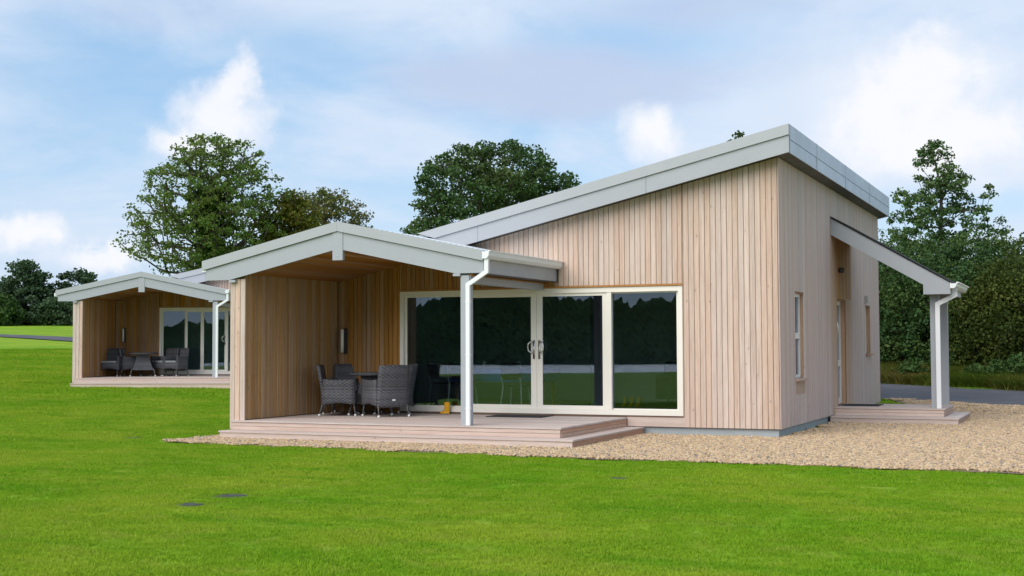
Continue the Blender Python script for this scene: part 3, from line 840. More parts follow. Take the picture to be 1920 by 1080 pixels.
    for i in range(4):
        a, c = ed[i], ed[i+1]
        slide = i in (1, 2); yo = .012 if slide else .050
        if not slide:
            a -= 0; c += 0
        fw = (.105 if near else .05) if slide else .055
        lf = MB(); frame(lf, a+.002, c-.002, WB+.086, WT-.086, yo, yo+.034, fw if slide else .045, .06 if slide else .02, .05 if slide else .02)
        if i == 3: lf.box(a-.02, a+.055, -.005, yo+.03, WB+.087, WT-.087)
        leaf = lf.build('sliding_leaf' if slide else 'fixed_leaf', M['cream'], root)
        ins = fw-.002 if slide else .043
        MB().box(a+ins, c-ins, yo+.012, yo+.022, WB+.10, WT-.10).build('glass_pane', M['glass'], leaf)
        if slide and (near or i == 2):
            hx = (c-.05 if i == 1 else a+.05) if near else c-.03; sg = 1 if i == 2 and near else -1
            h = MB(); h.box(hx-.018, hx+.018, yo-.012, yo-.001, 1.26, 1.58)
            h.tube([(hx, yo-.01, 1.56), (hx+sg*.035, yo-.05, 1.56), (hx+sg*.085, yo-.055, 1.52), (hx+sg*.095, yo-.055, 1.46), (hx+sg*.085, yo-.055, 1.40), (hx+sg*.035, yo-.05, 1.365), (hx, yo-.01, 1.365)], .012, 8)
            h.build('door_handle', M['steel'], leaf, True)
            k = MB(); k.box(hx-.013, hx+.013, yo-.018, yo-.0125, 1.29, 1.33); k.build('lock', M['darkmetal'], leaf)
    # ---------------- wall lamp by the corner
    lx = -8.0 if near else -7.86
    lm = MB(); lm.box(lx+.004, lx+.062, -.075, -.026, 1.36, 1.82); lamp = lm.build('wall_lamp', M['darkmetal'], root)
    MB().tube([(lx-.005, -.10, 1.375), (lx-.005, -.10, 1.80)], .030, 12).build('lamp_tube', M['lampwhite'], lamp, True)
    # ---------------- room behind the glass
    if near:
        rm = MB()
        rm.box(X0+.21, -.26, 6.0, 6.1, .3, 3.6); rm.box(X0+.2, X0+.25, .26, 6.0, .3, 3.0)
        rm.box(-.30, -.26, .26, 6.0, .3, 4.2); rm.build('room_wall', M['roomwall'], root)
        MB().box(X0+.2, -.26, .26, 6.0, .24, .305).build('room_floor', M['roomfloor'], root)
        MB().box(-4.05, -3.85, 2.3, 2.5, .305, 3.4).build('room_post', M['redwine'], root)
    else:
        MB().box(X0+.21, -.26, 4.0, 4.1, .3, 3.6).build('room_wall', M['roomwall'], root)
    MB().box(X0+.2, -.26, .26, 6.1, 2.62, 2.68).build('room_ceiling', M['roomwall'], root)
    if near:
        # ---------------- side windows and door (recessed)
        rv = MB()   # timber linings
        def lining(y0, y1, z0, z1, dep):
            rv.box(-dep, -.003, y0-.02, y0, z0, z1); rv.box(-dep, -.003, y1, y1+.02, z0, z1); rv.box(-dep, -.003, y0-.02, y1+.02, z1+.001, z1+.02)
        lining(1.185, 1.905, .92, 2.36, .16); lining(5.275, 6.175, .30, 2.365, .22); lining(8.785, 9.415, 1.29, 2.335, .15)
        rv.build('opening_lining', M['reveal'], root)
        def swin(y0, y1, z0, z1, dep, two):
            mb = MB()
            def fb(a, c, p, q): mb.box(-dep, -dep+.06, a, c, p, q)
            fb(y0, y0+.055, z0, z1); fb(y1-.055, y1, z0, z1); fb(y0+.056, y1-.056, z0, z0+.055); fb(y0+.056, y1-.056, z1-.055, z1)
            if two: fb(y0+.056, y1-.056, (z0+z1)/2-.05, (z0+z1)/2+.05)
            wn = mb.build('side_window', M['whiteframe'], root)
            ms = [(z0+.055, (z0+z1)/2-.05), ((z0+z1)/2+.05, z1-.055)] if two else [(z0+.055, z1-.055)]
            for p, q in ms: MB().box(-dep+.025, -dep+.035, y0+.054, y1-.054, p-.002, q+.002).build('glass_pane', M['glass'], wn)
            MB().box(-dep+.02, .075, y0-.06, y1+.06, z0-.045, z0-.002).build('sill', M['riser_y'], wn)
        swin(1.187, 1.903, .922, 2.358, .108, True)
        swin(8.787, 9.413, 1.292, 2.333, .13, False)
        dr = MB(); dr.box(-.14, -.08, 5.277, 5.36, .305, 2.36); dr.box(-.14, -.08, 6.09, 6.173, .305, 2.36); dr.box(-.14, -.08, 5.361, 6.089, 2.28, 2.36); dr.box(-.14, -.08, 5.361, 6.089, .305, .42); dr.box(-.14, -.08, 5.361, 6.089, 1.05, 1.18)
        door = dr.build('entrance_door', M['whiteframe'], root)
        for p, q in ((.42, 1.05), (1.18, 2.28)): MB().box(-.12, -.105, 5.359, 6.091, p-.002, q+.002).build('glass_pane', M['glass'], door)
        h = MB(); h.tube([(-.08, 5.42, 1.95), (-.02, 5.42, 1.93), (-.01, 5.42, 1.78), (-.02, 5.42, 1.63), (-.08, 5.42, 1.61)], .018, 8); h.build('door_handle', M['steel'], door, True)
        k = MB(); k.box(-.08, -.06, 5.40, 5.44, 1.20, 1.30); k.build('lock', M['darkmetal'], door)
        # wall light and vent
        wl = MB(); wl.lathe([(.02, 2.90), (.05, 2.905), (.06, 2.95), (.05, 3.0), (.02, 3.01)], 14, (.08, 5.40)); wl.box(.022, .06, 5.37, 5.43, 2.92, 2.99)
        wl.build('entrance_lamp', M['darkmetal'], root, True)
        MB().box(.022, .075, 8.62, 8.78, 2.40, 2.56).build('wall_vent', M['steel'], root)
        # ---------------- entrance canopy
        prof = [(.024, 3.915), (2.19, 2.625), (2.19, 2.417), (1.71, 2.417), (1.71, 2.60), (.024, 3.595)]
        cn = MB(); cn.prism([(.024, 3.93), (2.215, 2.625), (2.215, 2.648), (.024, 3.955)], 4.57, 6.88, 'y')
        can = cn.build('entrance_canopy', M['black'], root)
        for y0 in (4.60, 6.80): MB().prism(prof, y0, y0+.045, 'y').build('canopy_beam', M['fascia'], can)
        MB().prism([(.024, 3.62), (2.17, 2.34+.02+.0), (2.17, 2.44), (.024, 3.70)][:0] or [(.03, 3.66), (1.75, 2.64), (1.75, 2.66), (.03, 3.68)], 4.65, 6.79, 'y').build('canopy_lining', M['ceiling'], can)
        MB().box(2.16, 2.188, 4.648, 6.797, 2.42, 2.62).build('canopy_fascia', M['fascia'], can)
        MB().box(1.712, 2.158, 4.648, 6.797, 2.42, 2.44).build('canopy_soffit', M['soffit'], can)
        gp = [(2.192, 2.62), (2.192, 2.52), (2.26, 2.52), (2.30, 2.56), (2.31, 2.61), (2.34, 2.62), (2.34, 2.64), (2.30, 2.635), (2.285, 2.565), (2.25, 2.535), (2.205, 2.535), (2.205, 2.62)]
        g = MB(); g.prism(gp, 4.55, 6.92, 'y'); g.prism([(2.193, 2.521), (2.26, 2.521), (2.30, 2.56), (2.31, 2.61), (2.193, 2.61)], 4.546, 4.552, 'y'); g.build('gutter', M['white'], can)
        d2 = MB(); d2.pipe([(2.25, 2.53), (2.25, 2.40), (1.935, 2.24), (1.935, .29)], .08, 4.80, 4.875); d2.build('downpipe', M['white'], can)
        for y0 in (4.92, 6.52): MB().box(1.79, 1.95, y0, y0+.16, .288, 2.419).build('canopy_post', M['fascia'], can)
        # entrance deck
        e = MB(); e.box(.03, 2.0, 4.80, 6.52, -.1, .262); e.box(.03, 2.29, 4.30, 6.78, -.1, .11); ed_ = e.build('entrance_deck', M['riser'], root)
        n = 12; w0 = (6.56-4.76)/n
        for i in range(n): MB().box(.025, 2.04, 4.76+i*w0+.002, 4.76+(i+1)*w0-.004, .263, .288).build('deck_plank', M['deck'], ed_)
        for k in range(2):
            MB().box(.026, 2.02, 4.775, 4.798, .139+k*.062, .139+k*.062+.057).build('riser_board', M['riser'], ed_)
            MB().box(2.001, 2.022, 4.80, 6.53, .139+k*.062, .139+k*.062+.057).build('riser_board', M['riser_y'], ed_)
        for a, c in ((4.26, 4.43), (4.435, 4.60), (4.605, 4.773)): MB().box(.025, 2.33, a, c, .112, .137).build('tread_plank', M['deck'], ed_)
        for a, c in ((2.03, 2.175), (2.18, 2.33)): MB().box(a, c, 4.776, 6.80, .112, .137).build('tread_plank', M['deck'], ed_)
        MB().box(.025, 2.315, 4.277, 4.299, -.02, .111).build('riser_board', M['riser'], ed_)
        MB().box(2.292, 2.313, 4.30, 6.79, -.02, .111).build('riser_board', M['riser_y'], ed_)
    return root
FAR_LOC = (-16.61, 15.64, 0.299); FAR_RZ = 0.3773
cabin(True, (0, 0, 0), 0, 'large larch clad cabin in the foreground with tall sloping roof and gabled porch')
cabin(False, FAR_LOC, FAR_RZ, 'smaller looking cabin far left, mostly its gabled porch, beyond the near cabin')
def far_pt(x, y, z=0):
    c, s = math.cos(FAR_RZ), math.sin(FAR_RZ)
    return (FAR_LOC[0]+c*x-s*y, FAR_LOC[1]+s*x+c*y, FAR_LOC[2]+z)

# ------------------------------------------------------------------ furniture on the porches
def panel(fn, nu, nv, th):
    """closed thin shell from fn(u,v)->(point, normal)"""
    P0 = [[None]*nv for _ in range(nu)]; P1 = [[None]*nv for _ in range(nu)]
    for i in range(nu):
        for j in range(nv):
            p, n = fn(i/(nu-1), j/(nv-1)); p = Vector(p); n = Vector(n).normalized()
            P0[i][j] = p+n*th/2; P1[i][j] = p-n*th/2
    mb = MB(); mb.grid(P0); mb.grid(P1)
    k = nu*nv
    rim = [(i, 0) for i in range(nu)]+[(nu-1, j) for j in range(1, nv)]+[(i, nv-1) for i in range(nu-2, -1, -1)]+[(0, j) for j in range(nv-2, 0, -1)]
    for a, b in zip(rim, rim[1:]+rim[:1]):
        ia, ib = a[0]*nv+a[1], b[0]*nv+b[1]; mb.f.append((ia, ib, ib+k, ia+k))
    return mb
def make_chair(cushion=False, badge=False):
    root = empty('wicker_armchair')
    W = .285; 
    # back: leans and curves, faces +Y
    def back(u, v):
        x = (u*2-1)*(W+.005*v); bow = .045*(1-(u*2-1)**2); z = .17+v*.70+.012*(1-(u*2-1)**2)*v
        y = -.26-bow-max(0, v-.28)*.13
        return (x, y, z), (0, 1, .12)
    panel(back, 9, 9, .05).build('backrest', M['wicker'], root, True)
    for s in (-1, 1):
        def arm(u, v, s=s):
            y = -.27+u*.55; top = .635-.012*math.sin(u*3.1); low = .19+.035*math.sin(u*math.pi)
            x = s*(W+.012*math.sin(u*3.14)+.01*v); return (x, y, low+(top-low)*v), (s, 0, 0)
        panel(arm, 8, 7, .055).build('armrest', M['wicker'], root, True)
    def apron(u, v):
        x = (u*2-1)*W*.93; low = .21+.04*(1-(u*2-1)**2); return (x, .262+.012*(1-(u*2-1)**2), low+(.40-low)*v), (0, 1, 0)
    panel(apron, 8, 4, .04).build('front_apron', M['wicker'], root, True)
    st = MB(); st.box(-W+.03, W-.03, -.24, .27, .385, .425); st.build('seat', M['wicker'], root)
    if cushion:
        c = MB(); c.prism([(-.24, .427), (.27, .427), (.285, .45), (.27, .487), (-.24, .487)], -W+.04, W-.04, 'x'); c.build('seat_cushion', M['cushion'], root)
    for sx in (-1, 1):
        for sy in (-1, 1):
            a = (sx*.265, .25 if sy > 0 else -.27, .24); b = (sx*.285, .285 if sy > 0 else -.335, .03)
            lg = MB().tube([a, b], [.015, .010], 8).build('leg', M['legmetal'], root, True)
            MB().lathe([(.006, .0), (.018, .006), (.021, .02), (.017, .034), (.008, .040)], 10, (b[0], b[1])).build('foot_cap', M['cap'], lg, True)
    if badge: MB().box(-.03, .03, -.335, -.329, .275, .305).build('maker_tag', M['cap'], root)
    return root
def copy_tree(o, parent=None):
    c = o.copy(); COL.objects.link(c); c.parent = parent
    for ch in list(o.children): copy_tree(ch, c)
    return c
def face(dx, dy): return math.atan2(dy, dx)-math.pi/2
DZ = .289
chairA = make_chair()
GN = 'wicker armchairs round the near porch table'
def setc(o, x, y, f, label, group, z=DZ):
    o.location = (x, y, z); o.rotation_euler = (0, 0, f); tag(o, label, 'armchair', group); return o
setc(chairA, -7.43, -1.10, face(.90, .42), 'grey wicker armchair seen side on, nearest the left wing wall of the near porch', GN)
chairC = make_chair(badge=True)
setc(chairC, -6.53, -1.13, face(-.83, .56), 'grey wicker armchair with a small white tag on its back, right of near table', GN)
chairB = copy_tree(chairA); setc(chairB, -7.70, -.36, face(.45, -.89), 'grey wicker armchair against the rear wall below the near wall lamp, behind the table', GN)
chairD = copy_tree(chairA); setc(chairD, -6.80, -.33, face(-.95, -.3), 'grey wicker armchair by the glass door, mostly hidden behind the tagged armchair', GN)
def make_table():
    root = empty('wicker_table')
    body = MB(); n = 4
    rows = []
    for z, r in ((.70, .20), (.6, .20), (.45, .225), (.30, .28), (.20, .33)):
        rows.append([(r*sx, r*sy, z) for sx, sy in ((-1, -1), (1, -1), (1, 1), (-1, 1), (-1, -1))])
    body.grid(rows); body.build('pedestal', M['wicker'], root)
    MB().lathe([(.40, .685), (.45, .69), (.455, .715), (.45, .735), (.42, .738)], 36).build('table_rim', M['wicker'], root, True)
    m = M['tableglass']
    MB().lathe([(.40, .739), (.437, .739), (.44, .744), (.437, .748), (.40, .748)], 36).build('table_top', m, root)
    for sx in (-1, 1):
        for sy in (-1, 1):
            lg = MB().tube([(sx*.325, sy*.325, .24), (sx*.375, sy*.375, .03)], [.022, .015], 8).build('leg', M['legmetal'], root, True)
            MB().lathe([(.006, .0), (.021, .006), (.025, .022), (.02, .038), (.008, .045)], 10, (sx*.375, sy*.375)).build('foot_cap', M['cap'], lg, True)
    return root
M['tableglass'] = paint('dark_table_glass', (0.07, 0.075, 0.08), 0.12, 0.02, spec=0.6)
tabA = make_table(); tabA.location = (-7.04, -.62, DZ); tabA.rotation_euler = (0, 0, .35)
tag(tabA, 'round dark topped wicker table among the armchairs of the near porch', 'table', 'round wicker porch tables')
tabB = copy_tree(tabA); tabB.location = far_pt(-6.92, -1.0, DZ); tabB.rotation_euler = (0, 0, FAR_RZ+.3)
tag(tabB, 'round dark topped wicker table on the far left cabin porch', 'table', 'round wicker porch tables')
GF = 'wicker armchairs with grey cushions on the far porch'
fc = make_chair(cushion=True)
def setf(o, x, y, dx, dy, label):
    p = far_pt(x, y, DZ); o.location = p; o.rotation_euler = (0, 0, face(dx, dy)+FAR_RZ); tag(o, label, 'armchair', GF)
setf(fc, -7.90, -1.05, -.02, -1, 'cushioned wicker armchair facing the lawn, leftmost on the far porch')
f2 = copy_tree(fc); setf(f2, -7.38, -.72, .9, .3, 'cushioned wicker armchair in shade just left of the far porch table')
f3 = copy_tree(fc); setf(f3, -6.36, -.65, -.55, -.85, 'cushioned wicker armchair just right of the far porch table')
f4 = copy_tree(fc); setf(f4, -5.98, -.80, -.35, -.95, 'cushioned wicker armchair in front of the far glass door, rightmost on the far porch')

def boot(name, loc, rz, s, label, mat='yellow', group=None):
    root = empty(name, loc, rz); root.scale = (s, s, s)
    b = MB()
    # sections along the boot: shaft to ankle to toe (local -X is the toe)
    secs = [((.0, 0, .30), .078, .065, 0), ((.0, 0, .22), .074, .06, 0), ((.0, 0, .13), .070, .055, 0)]
    rows = []
    for (c, rx, ry, _) in secs: rows.append([(c[0]+rx*math.cos(a), c[1]+ry*math.sin(a), c[2]) for a in [2*math.pi*k/12 for k in range(13)]])
    rows.append([(-.015+.07*math.cos(a), .046*math.sin(a), .09-.025*math.cos(a)*-1*0) for a in [2*math.pi*k/12 for k in range(13)]])
    rows.append([(-.06+.125*math.cos(a), .05*math.sin(a), .055-(.0 if math.cos(a) > 0 else .0)) for a in [2*math.pi*k/12 for k in range(13)]])
    rows.append([(-.065+.135*math.cos(a), .052*math.sin(a), .015) for a in [2*math.pi*k/12 for k in range(13)]])
    b.grid(rows); b.build('upper', M[mat], root, True)
    so = MB(); so.prism([(-.065+.138*math.cos(a), .055*math.sin(a)) for a in [2*math.pi*k/14 for k in range(14)]], 0, .015, 'z'); so.build('sole', M['darkmetal'] if mat == 'yellow' else M['mat'], root)
    tag(root, label, 'boot', group); return root
boot('rubber_boot', (-5.86, -.10, DZ), .12, .70, 'single small yellow rubber boot on the deck left of the porch post')
for i in range(3):
    boot('rubber_boot', (-3.72+i*.14, 3.3, .306), 1.3, .62, ('left', 'middle', 'right')[i]+' small yellow boot in the row indoors behind the right glass pane', group='yellow boots indoors by the window')
def mat_obj(x0, x1, y0, y1, label, z=DZ):
    mb = MB(); mb.box(x0, x1, y0, y1, z, z+.012); o = mb.build('doormat', M['mat']); tag(o, label, 'doormat'); return o
mat_obj(-4.85, -3.85, -.66, -.06, 'black doormat in front of the sliding glass doors')
mat_obj(.06, .75, 5.32, 6.12, 'black doormat at the side entrance door under the canopy')

# ---- indoors: table laid with a blue cloth, chairs, sofa
def dining():
    t = empty('dining_table', (-5.85, 2.4, .306)); tag(t, 'dining table indoors under the blue cloth', 'table')
    MB().box(-.95, .95, -.45, .45, .70, .735).build('tabletop', M['reveal'], t)
    for sx in (-1, 1):
        for sy in (-1, 1): MB().box(sx*.85-.03, sx*.85+.03, sy*.38-.03, sy*.38+.03, 0, .70).build('leg', M['reveal'], t)
    rng = random.Random(4); c = MB(); rows = []
    for k, (ex, ey, z) in enumerate(((.50, .25, .742), (.955, .455, .742), (.965, .465, .70), (.98, .48, .50))):
        row = []
        for q in range(49):
            a = 2*math.pi*q/48; u = max(abs(math.cos(a)), abs(math.sin(a))); f = 1+(.012*math.sin(q*2.6) if k == 3 else 0)
            row.append((ex*math.cos(a)/u*f, ey*math.sin(a)/u*f, z))
        rows.append(row)
    c.grid(rows); c.poly([(x, y, .742) for x, y in ((-.5, -.25), (.5, -.25), (.5, .25), (-.5, .25))])
    o = c.build('tablecloth', M['bluecloth']); o.location = t.location; tag(o, 'blue cloth draped over the dining table indoors', 'tablecloth')
    def steel_chair():
        r = empty('dining_chair')
        MB().box(-.2, .2, -.2, .2, .44, .465).build('seat', M['darkcloth'], r)
        panel(lambda u, v: (((u*2-1)*.19, -.21-.06*v-.02*(1-(u*2-1)**2), .55+.32*v), (0, 1, .2)), 6, 4, .02).build('backrest', M['darkcloth'], r, True)
        for sx in (-1, 1):
            MB().tube([(sx*.17, .17, .44), (sx*.215, .22, 0)], .012, 6).build('leg', M['white'], r)
            MB().tube([(sx*.19, -.26, .60), (sx*.18, -.19, .44), (sx*.215, -.25, 0)], .012, 6).build('leg', M['white'], r)
        return r
    c0 = steel_chair(); G = 'steel legged dining chairs round the blue table'
    for i, (x, y, dx, dy, lab) in enumerate(((-5.25, 1.55, 0, 1, 'steel legged dining chair indoors just right of the porch downpipe'), (-6.35, 1.55, 0, 1, 'dark dining chair indoors just left of the porch post'), (-7.15, 2.35, 1, 0, 'dark dining chair indoors at the left end of the blue table'))):
        o = c0 if i == 0 else copy_tree(c0); o.location = (x, y, .306); o.rotation_euler = (0, 0, face(dx, dy)); tag(o, lab, 'dining chair', G)
    for i, (x, y, lab) in enumerate(((-6.2, 2.2, 'clear drinking glass near the left end of the blue cloth'), (-5.5, 2.25, 'clear drinking glass near the middle of the blue cloth'))):
        g = MB(); g.lathe([(.028, .742), (.034, .745), (.038, .89), (.035, .89), (.03, .76), (.004, .757)], 14); o = g.build('drinking_glass', M['lampwhite'], None, True)
        o.location = (x, y, .306); tag(o, lab, 'glass')
    s = empty('sofa', (-2.2, 4.6, .306)); tag(s, 'dark sofa indoors behind the rightmost glass pane', 'sofa')
    MB().box(-1.0, 1.0, -.4, .35, .12, .42).build('seat', M['darkcloth'], s)
    MB().prism([(-.45, .12), (-.25, .12), (-.22, .80), (-.32, .86), (-.42, .80)], -1.0, 1.0, 'x').build('backrest', M['darkcloth'], s)
    for sx in (-1, 1): MB().prism([(-.42, .12), (.35, .12), (.35, .56), (.28, .60), (-.42, .60)], sx*1.09-.085, sx*1.09+.085, 'x').build('armrest', M['darkcloth'], s)
    for sx in (-1, 1):
        for sy in (-1, 1): MB().tube([(sx*.95, sy*.3, .12), (sx*.97, sy*.32, 0)], .02, 8).build('leg', M['darkmetal'], s)
dining()

# ---- drain covers in the lawn
def cover(x, y, r, label, lift=-.012):
    c = MB(); c.lathe([(.0, .0), (r, .0), (r, .016), (r-.012, .02), (r-.02, .014), (.01, .014)], 24)
    for k in range(-2, 3): c.box(-r*.62, r*.62, k*r*.26-.008, k*r*.26+.008, .0141, .019)
    o = c.build('drain_cover', M['cover']); o.location = (x, y, float(terrain(x, y))+lift); tag(o, label, 'drain cover', 'round covers sunk in the lawn')
COVERS = [(-3.316, -9.985, .185), (-3.244, -10.708, .14), (-.321, -6.947, .13), (-9.816, -3.68, .2)]
cover(*COVERS[0], 'larger grey drain cover in the lawn, left of centre foreground')
cover(*COVERS[1], 'smaller bluish drain cover nearest the camera in the left lawn')
cover(*COVERS[2], 'sunken dark cover in the lawn right of centre near the gravel', -.014)
cover(*COVERS[3], 'dark sunken cover in the lawn left of the near deck step', -.014)

# ------------------------------------------------------------------ trees
def leaf_quads(rng, centers, radii, n_each, size, flat=0.7, up=0.35):
    """returns V,F of folded leaf cards scattered round cluster centres"""
    C = np.repeat(centers, n_each, axis=0); Rr = np.repeat(radii, n_each)
    N = len(C)
    g = rng.normal(size=(N, 3)); g /= np.linalg.norm(g, axis=1)[:, None]
    g *= (rng.rand(N)**0.45)[:, None]; g[:, 2] *= flat
    P = C+g*Rr[:, None]
    nrm = rng.normal(size=(N, 3)); nrm[:, 2] += up*2; nrm /= np.linalg.norm(nrm, axis=1)[:, None]
    t = rng.normal(size=(N, 3)); t -= nrm*(t*nrm).sum(1)[:, None]; t /= np.linalg.norm(t, axis=1)[:, None]
    b = np.cross(nrm, t)
    s = size*(0.65+0.7*rng.rand(N))[:, None]
    fold = nrm*s*0.16
    V = np.stack([P-t*s*.5, P+b*s*.36+fold, P+t*s*.55, P-b*s*.36+fold], axis=1).reshape(-1, 3)
    F = np.arange(N*4).reshape(-1, 4)
    return V, F
def skeleton(rng, tips, trunk_pts, trunk_r, twig=0.02):
    """joins the cluster centres to the trunk with branches; returns tube mesh arrays"""
    nodes = [np.array(p, float) for p in trunk_pts]; par = [-1]+list(range(len(nodes)-1)); nt = len(nodes)
    plen = [0.0]
    for i in range(1, nt): plen.append(plen[-1]+np.linalg.norm(nodes[i]-nodes[i-1])*.35)
    base = nodes[0]; top = nodes[-1]
    order = np.argsort([min(np.linalg.norm(t-n) for n in nodes) for t in tips])
    for k in order:
        t = tips[k]; A = np.array(nodes); d = A-t; dist = np.linalg.norm(d, axis=1)
        pen = np.where(A[:, 2] > t[2]+.1*dist, 1.8, 1.0)
        cost = dist*pen+0.42*np.array(plen)
        cost[0] += 50
        j = int(np.argmin(cost)); a = nodes[j]
        L = dist[j]; ns = max(1, int(L/0.9))
        last = j
        droop = rng.normal(size=3)*L*.06
        for q in range(1, ns+1):
            f = q/ns
            p = a+(t-a)*f+droop*math.sin(f*math.pi)+np.array([0, 0, .10*L*math.sin(f*math.pi)])
            nodes.append(p); par.append(last); plen.append(plen[last]+L/ns); last = len(nodes)-1
    n = len(nodes); cnt = np.zeros(n)
    haschild = np.zeros(n, bool)
    for p in par:
        if p >= 0: haschild[p] = True
    for i in range(n-1, -1, -1):
        if not haschild[i]: cnt[i] += 1
        if par[i] >= 0: cnt[par[i]] += cnt[i]
    rad = twig*cnt**0.5; rad = rad*min(1.0, trunk_r/rad[0]) if rad[0] > trunk_r else rad
    for i in range(nt): rad[i] = max(rad[i], trunk_r*(1-.75*i/max(1, nt-1)))
    V = []; F = []; m = 5
    for i in range(1, n):
        a, b = nodes[par[i]], nodes[i]; t = b-a; L = np.linalg.norm(t)
        if L < 1e-4: continue
        t = t/L; u = np.cross(t, [0.3, .9, .1]); u /= np.linalg.norm(u); w = np.cross(t, u)
        ra = min(rad[par[i]], rad[i]*1.5); i0 = len(V)
        for (c, r) in ((a, ra), (b, rad[i])):
            for q in range(m):
                an = 2*math.pi*q/m; V.append(c+u*r*math.cos(an)+w*r*math.sin(an))
        for q in range(m): F.append((i0+q, i0+(q+1) % m, i0+m+(q+1) % m, i0+m+q))
    return np.array(V), np.array(F)
def pick_tips(rng, prof, H, n, sep, view, shell=0.5, lump=0.18):
    """points inside a crown whose half-width (left,right as seen along view) is given by height"""
    hs = [p[0] for p in prof]; zl = [p[1] for p in prof]; zr = [p[2] for p in prof]
    rx = np.array([view[1], -view[0]])     # screen right
    out = []; tries = 0
    ph = rng.rand(6)*6.28
    while len(out) < n and tries < n*60:
        tries += 1
        h = hs[0]+(hs[-1]-hs[0])*rng.rand()
        a = rng.rand()*2*math.pi; c = math.cos(a)
        L = np.interp(h, hs, zl); Rr = np.interp(h, hs, zr)
        rmax = (Rr if c > 0 else L)*abs(c)+(L+Rr)/2*(1-abs(c))
        rmax *= 1+lump*(math.sin(3*a+ph[0]+h*1.3)+.7*math.sin(5*a+ph[1]-h*2.1))*.6
        r = rmax*rng.rand()**shell
        if rng.rand() > rmax/max(max(zl), max(zr))+.15: continue
        p = np.array([r*(c*rx[0]+math.sin(a)*view[0]), r*(c*rx[1]+math.sin(a)*view[1]), h])
        if any((p[0]-q[0])**2+(p[1]-q[1])**2+(p[2]-q[2])**2 < sep*sep for q in out): continue
        out.append(p)
    return np.array(out)
def tree(name, label, xy, prof, n, sep, leaves, lsize, lrad, mat, seed, trunk_r, trunk_top, cat='tree', group=None, shell=.45, flat=.65, lump=.18, extra=None, zoff=0, twig=.02, lean=0):
    rng = np.random.RandomState(seed)
    x, y = xy; z = float(terrain(x, y))+zoff
    v = np.array([x-CAM[0], y-CAM[1]]); v /= np.linalg.norm(v)
    root = empty(name, (x, y, z-.05)); tag(root, label, cat, group)
    tips = pick_tips(rng, prof, 0, n, sep, v, shell, lump)
    rx = np.array([v[1], -v[0]])
    tp = [(0.15*math.sin(k*1.7)*k/6+rx[0]*lean*k/6, 0.1*math.cos(k*2.1)*k/6+rx[1]*lean*k/6, trunk_top*k/6) for k in range(7)]
    V, F = skeleton(rng, list(tips), tp, trunk_r, twig)
    me = np_mesh('trunk', V, F, M['bark'], True); link(bpy.data.objects.new('trunk', me), root)
    rad = lrad*(.7+.6*rng.rand(len(tips)))
    V, F = leaf_quads(rng, tips, rad, leaves, lsize, flat)
    me = np_mesh('crown', V, F, M[mat]); link(bpy.data.objects.new('crown', me), root)
    if extra: extra(root, rng)
    return root
def px_prof(rows, cx, d, zg):
    """silhouette rows (y, xl, xr) measured on the picture -> (height, left, right) in metres at distance d"""
    m = d/2447.6; out = []
    for (yy, xl, xr) in sorted(rows, key=lambda r: -r[0]):
        out.append((1.47+(650-yy)*m-zg, (cx-xl)*m, (xr-cx)*m))
    return out
# big sycamore
zg = float(terrain(-55.35, 59.36))
def ivy(root, rng):
    cs = np.array([(rng.normal()*.5, rng.normal()*.5, 3.0+rng.rand()*7.6) for _ in range(80)])
    V, F = leaf_quads(rng, cs, np.full(len(cs), .8), 70, .34, 1.0, .1)
    me = np_mesh('ivy', V, F, M['leaf_ivy']); link(bpy.data.objects.new('ivy', me), root)
tree('sycamore_tree', 'tall broad tree with open branching and ivy clad trunk, left behind the far cabin', (-55.35, 59.36),
     px_prof([(512, 300, 455), (495, 262, 500), (470, 232, 520), (430, 240, 528), (400, 240, 532), (370, 250, 530), (340, 268, 515), (315, 300, 500), (290, 320, 485), (270, 350, 465), (262, 375, 440)], 395, 100, zg),
     560, .56, 31, .23, .60, 'leaf_sycamore', 11, .62, 11.5, extra=ivy, shell=.5, twig=.036, flat=.55, lump=.07)
zg = float(terrain(-57.95, 79.37))
tree('maple_tree', 'smaller round topped tree turning brown, right of the tall ivy clad tree', (-57.95, 79.37),
     px_prof([(470, 500, 690), (440, 500, 690), (410, 515, 685), (390, 535, 680), (375, 545, 665), (362, 570, 640), (357, 590, 625)], 608, 118, zg),
     270, .58, 36, .24, .66, 'leaf_brown', 5, .45, 10, shell=.42, twig=.03)
tree('hazel_tree', 'low yellowing bushy tree tucked beside the tall tree, just above the near porch roof', (-51.0, 63.0),
     [(2.0, 2.6, 2.2), (5, 3.0, 2.6), (8.0, 2.6, 2.4), (9.5, 1.7, 1.6), (10.6, .6, .6)], 110, .6, 90, .28, .8, 'leaf_yellow', 21, .2, 6)
zg = float(terrain(-26.44, 47.57))
tree('oak_tree', 'wide dark tree rising behind the near cabin roof with sky showing through its middle', (-26.44, 47.57),
     px_prof([(470, 742, 1060), (435, 750, 1062), (415, 762, 1068), (390, 790, 1072), (365, 775, 1075), (345, 775, 1072), (325, 782, 1064), (305, 812, 1045), (285, 850, 1015), (270, 890, 985)], 937, 75, zg),
     330, .58, 85, .19, .62, 'leaf_dark', 33, .4, 9, shell=.40, lump=.12)
tree('birch_tree', 'treetop just showing over the high end of the near cabin roof', (-10.5, 39.4),
     [(3, 1.5, 1.5), (6, 1.6, 1.6), (8, .9, .9), (9.6, .35, .4), (10.2, .06, .25)], 130, .42, 60, .16, .36, 'leaf_dark', 8, .15, 9.2)
zg = float(terrain(-.37, 29.01))
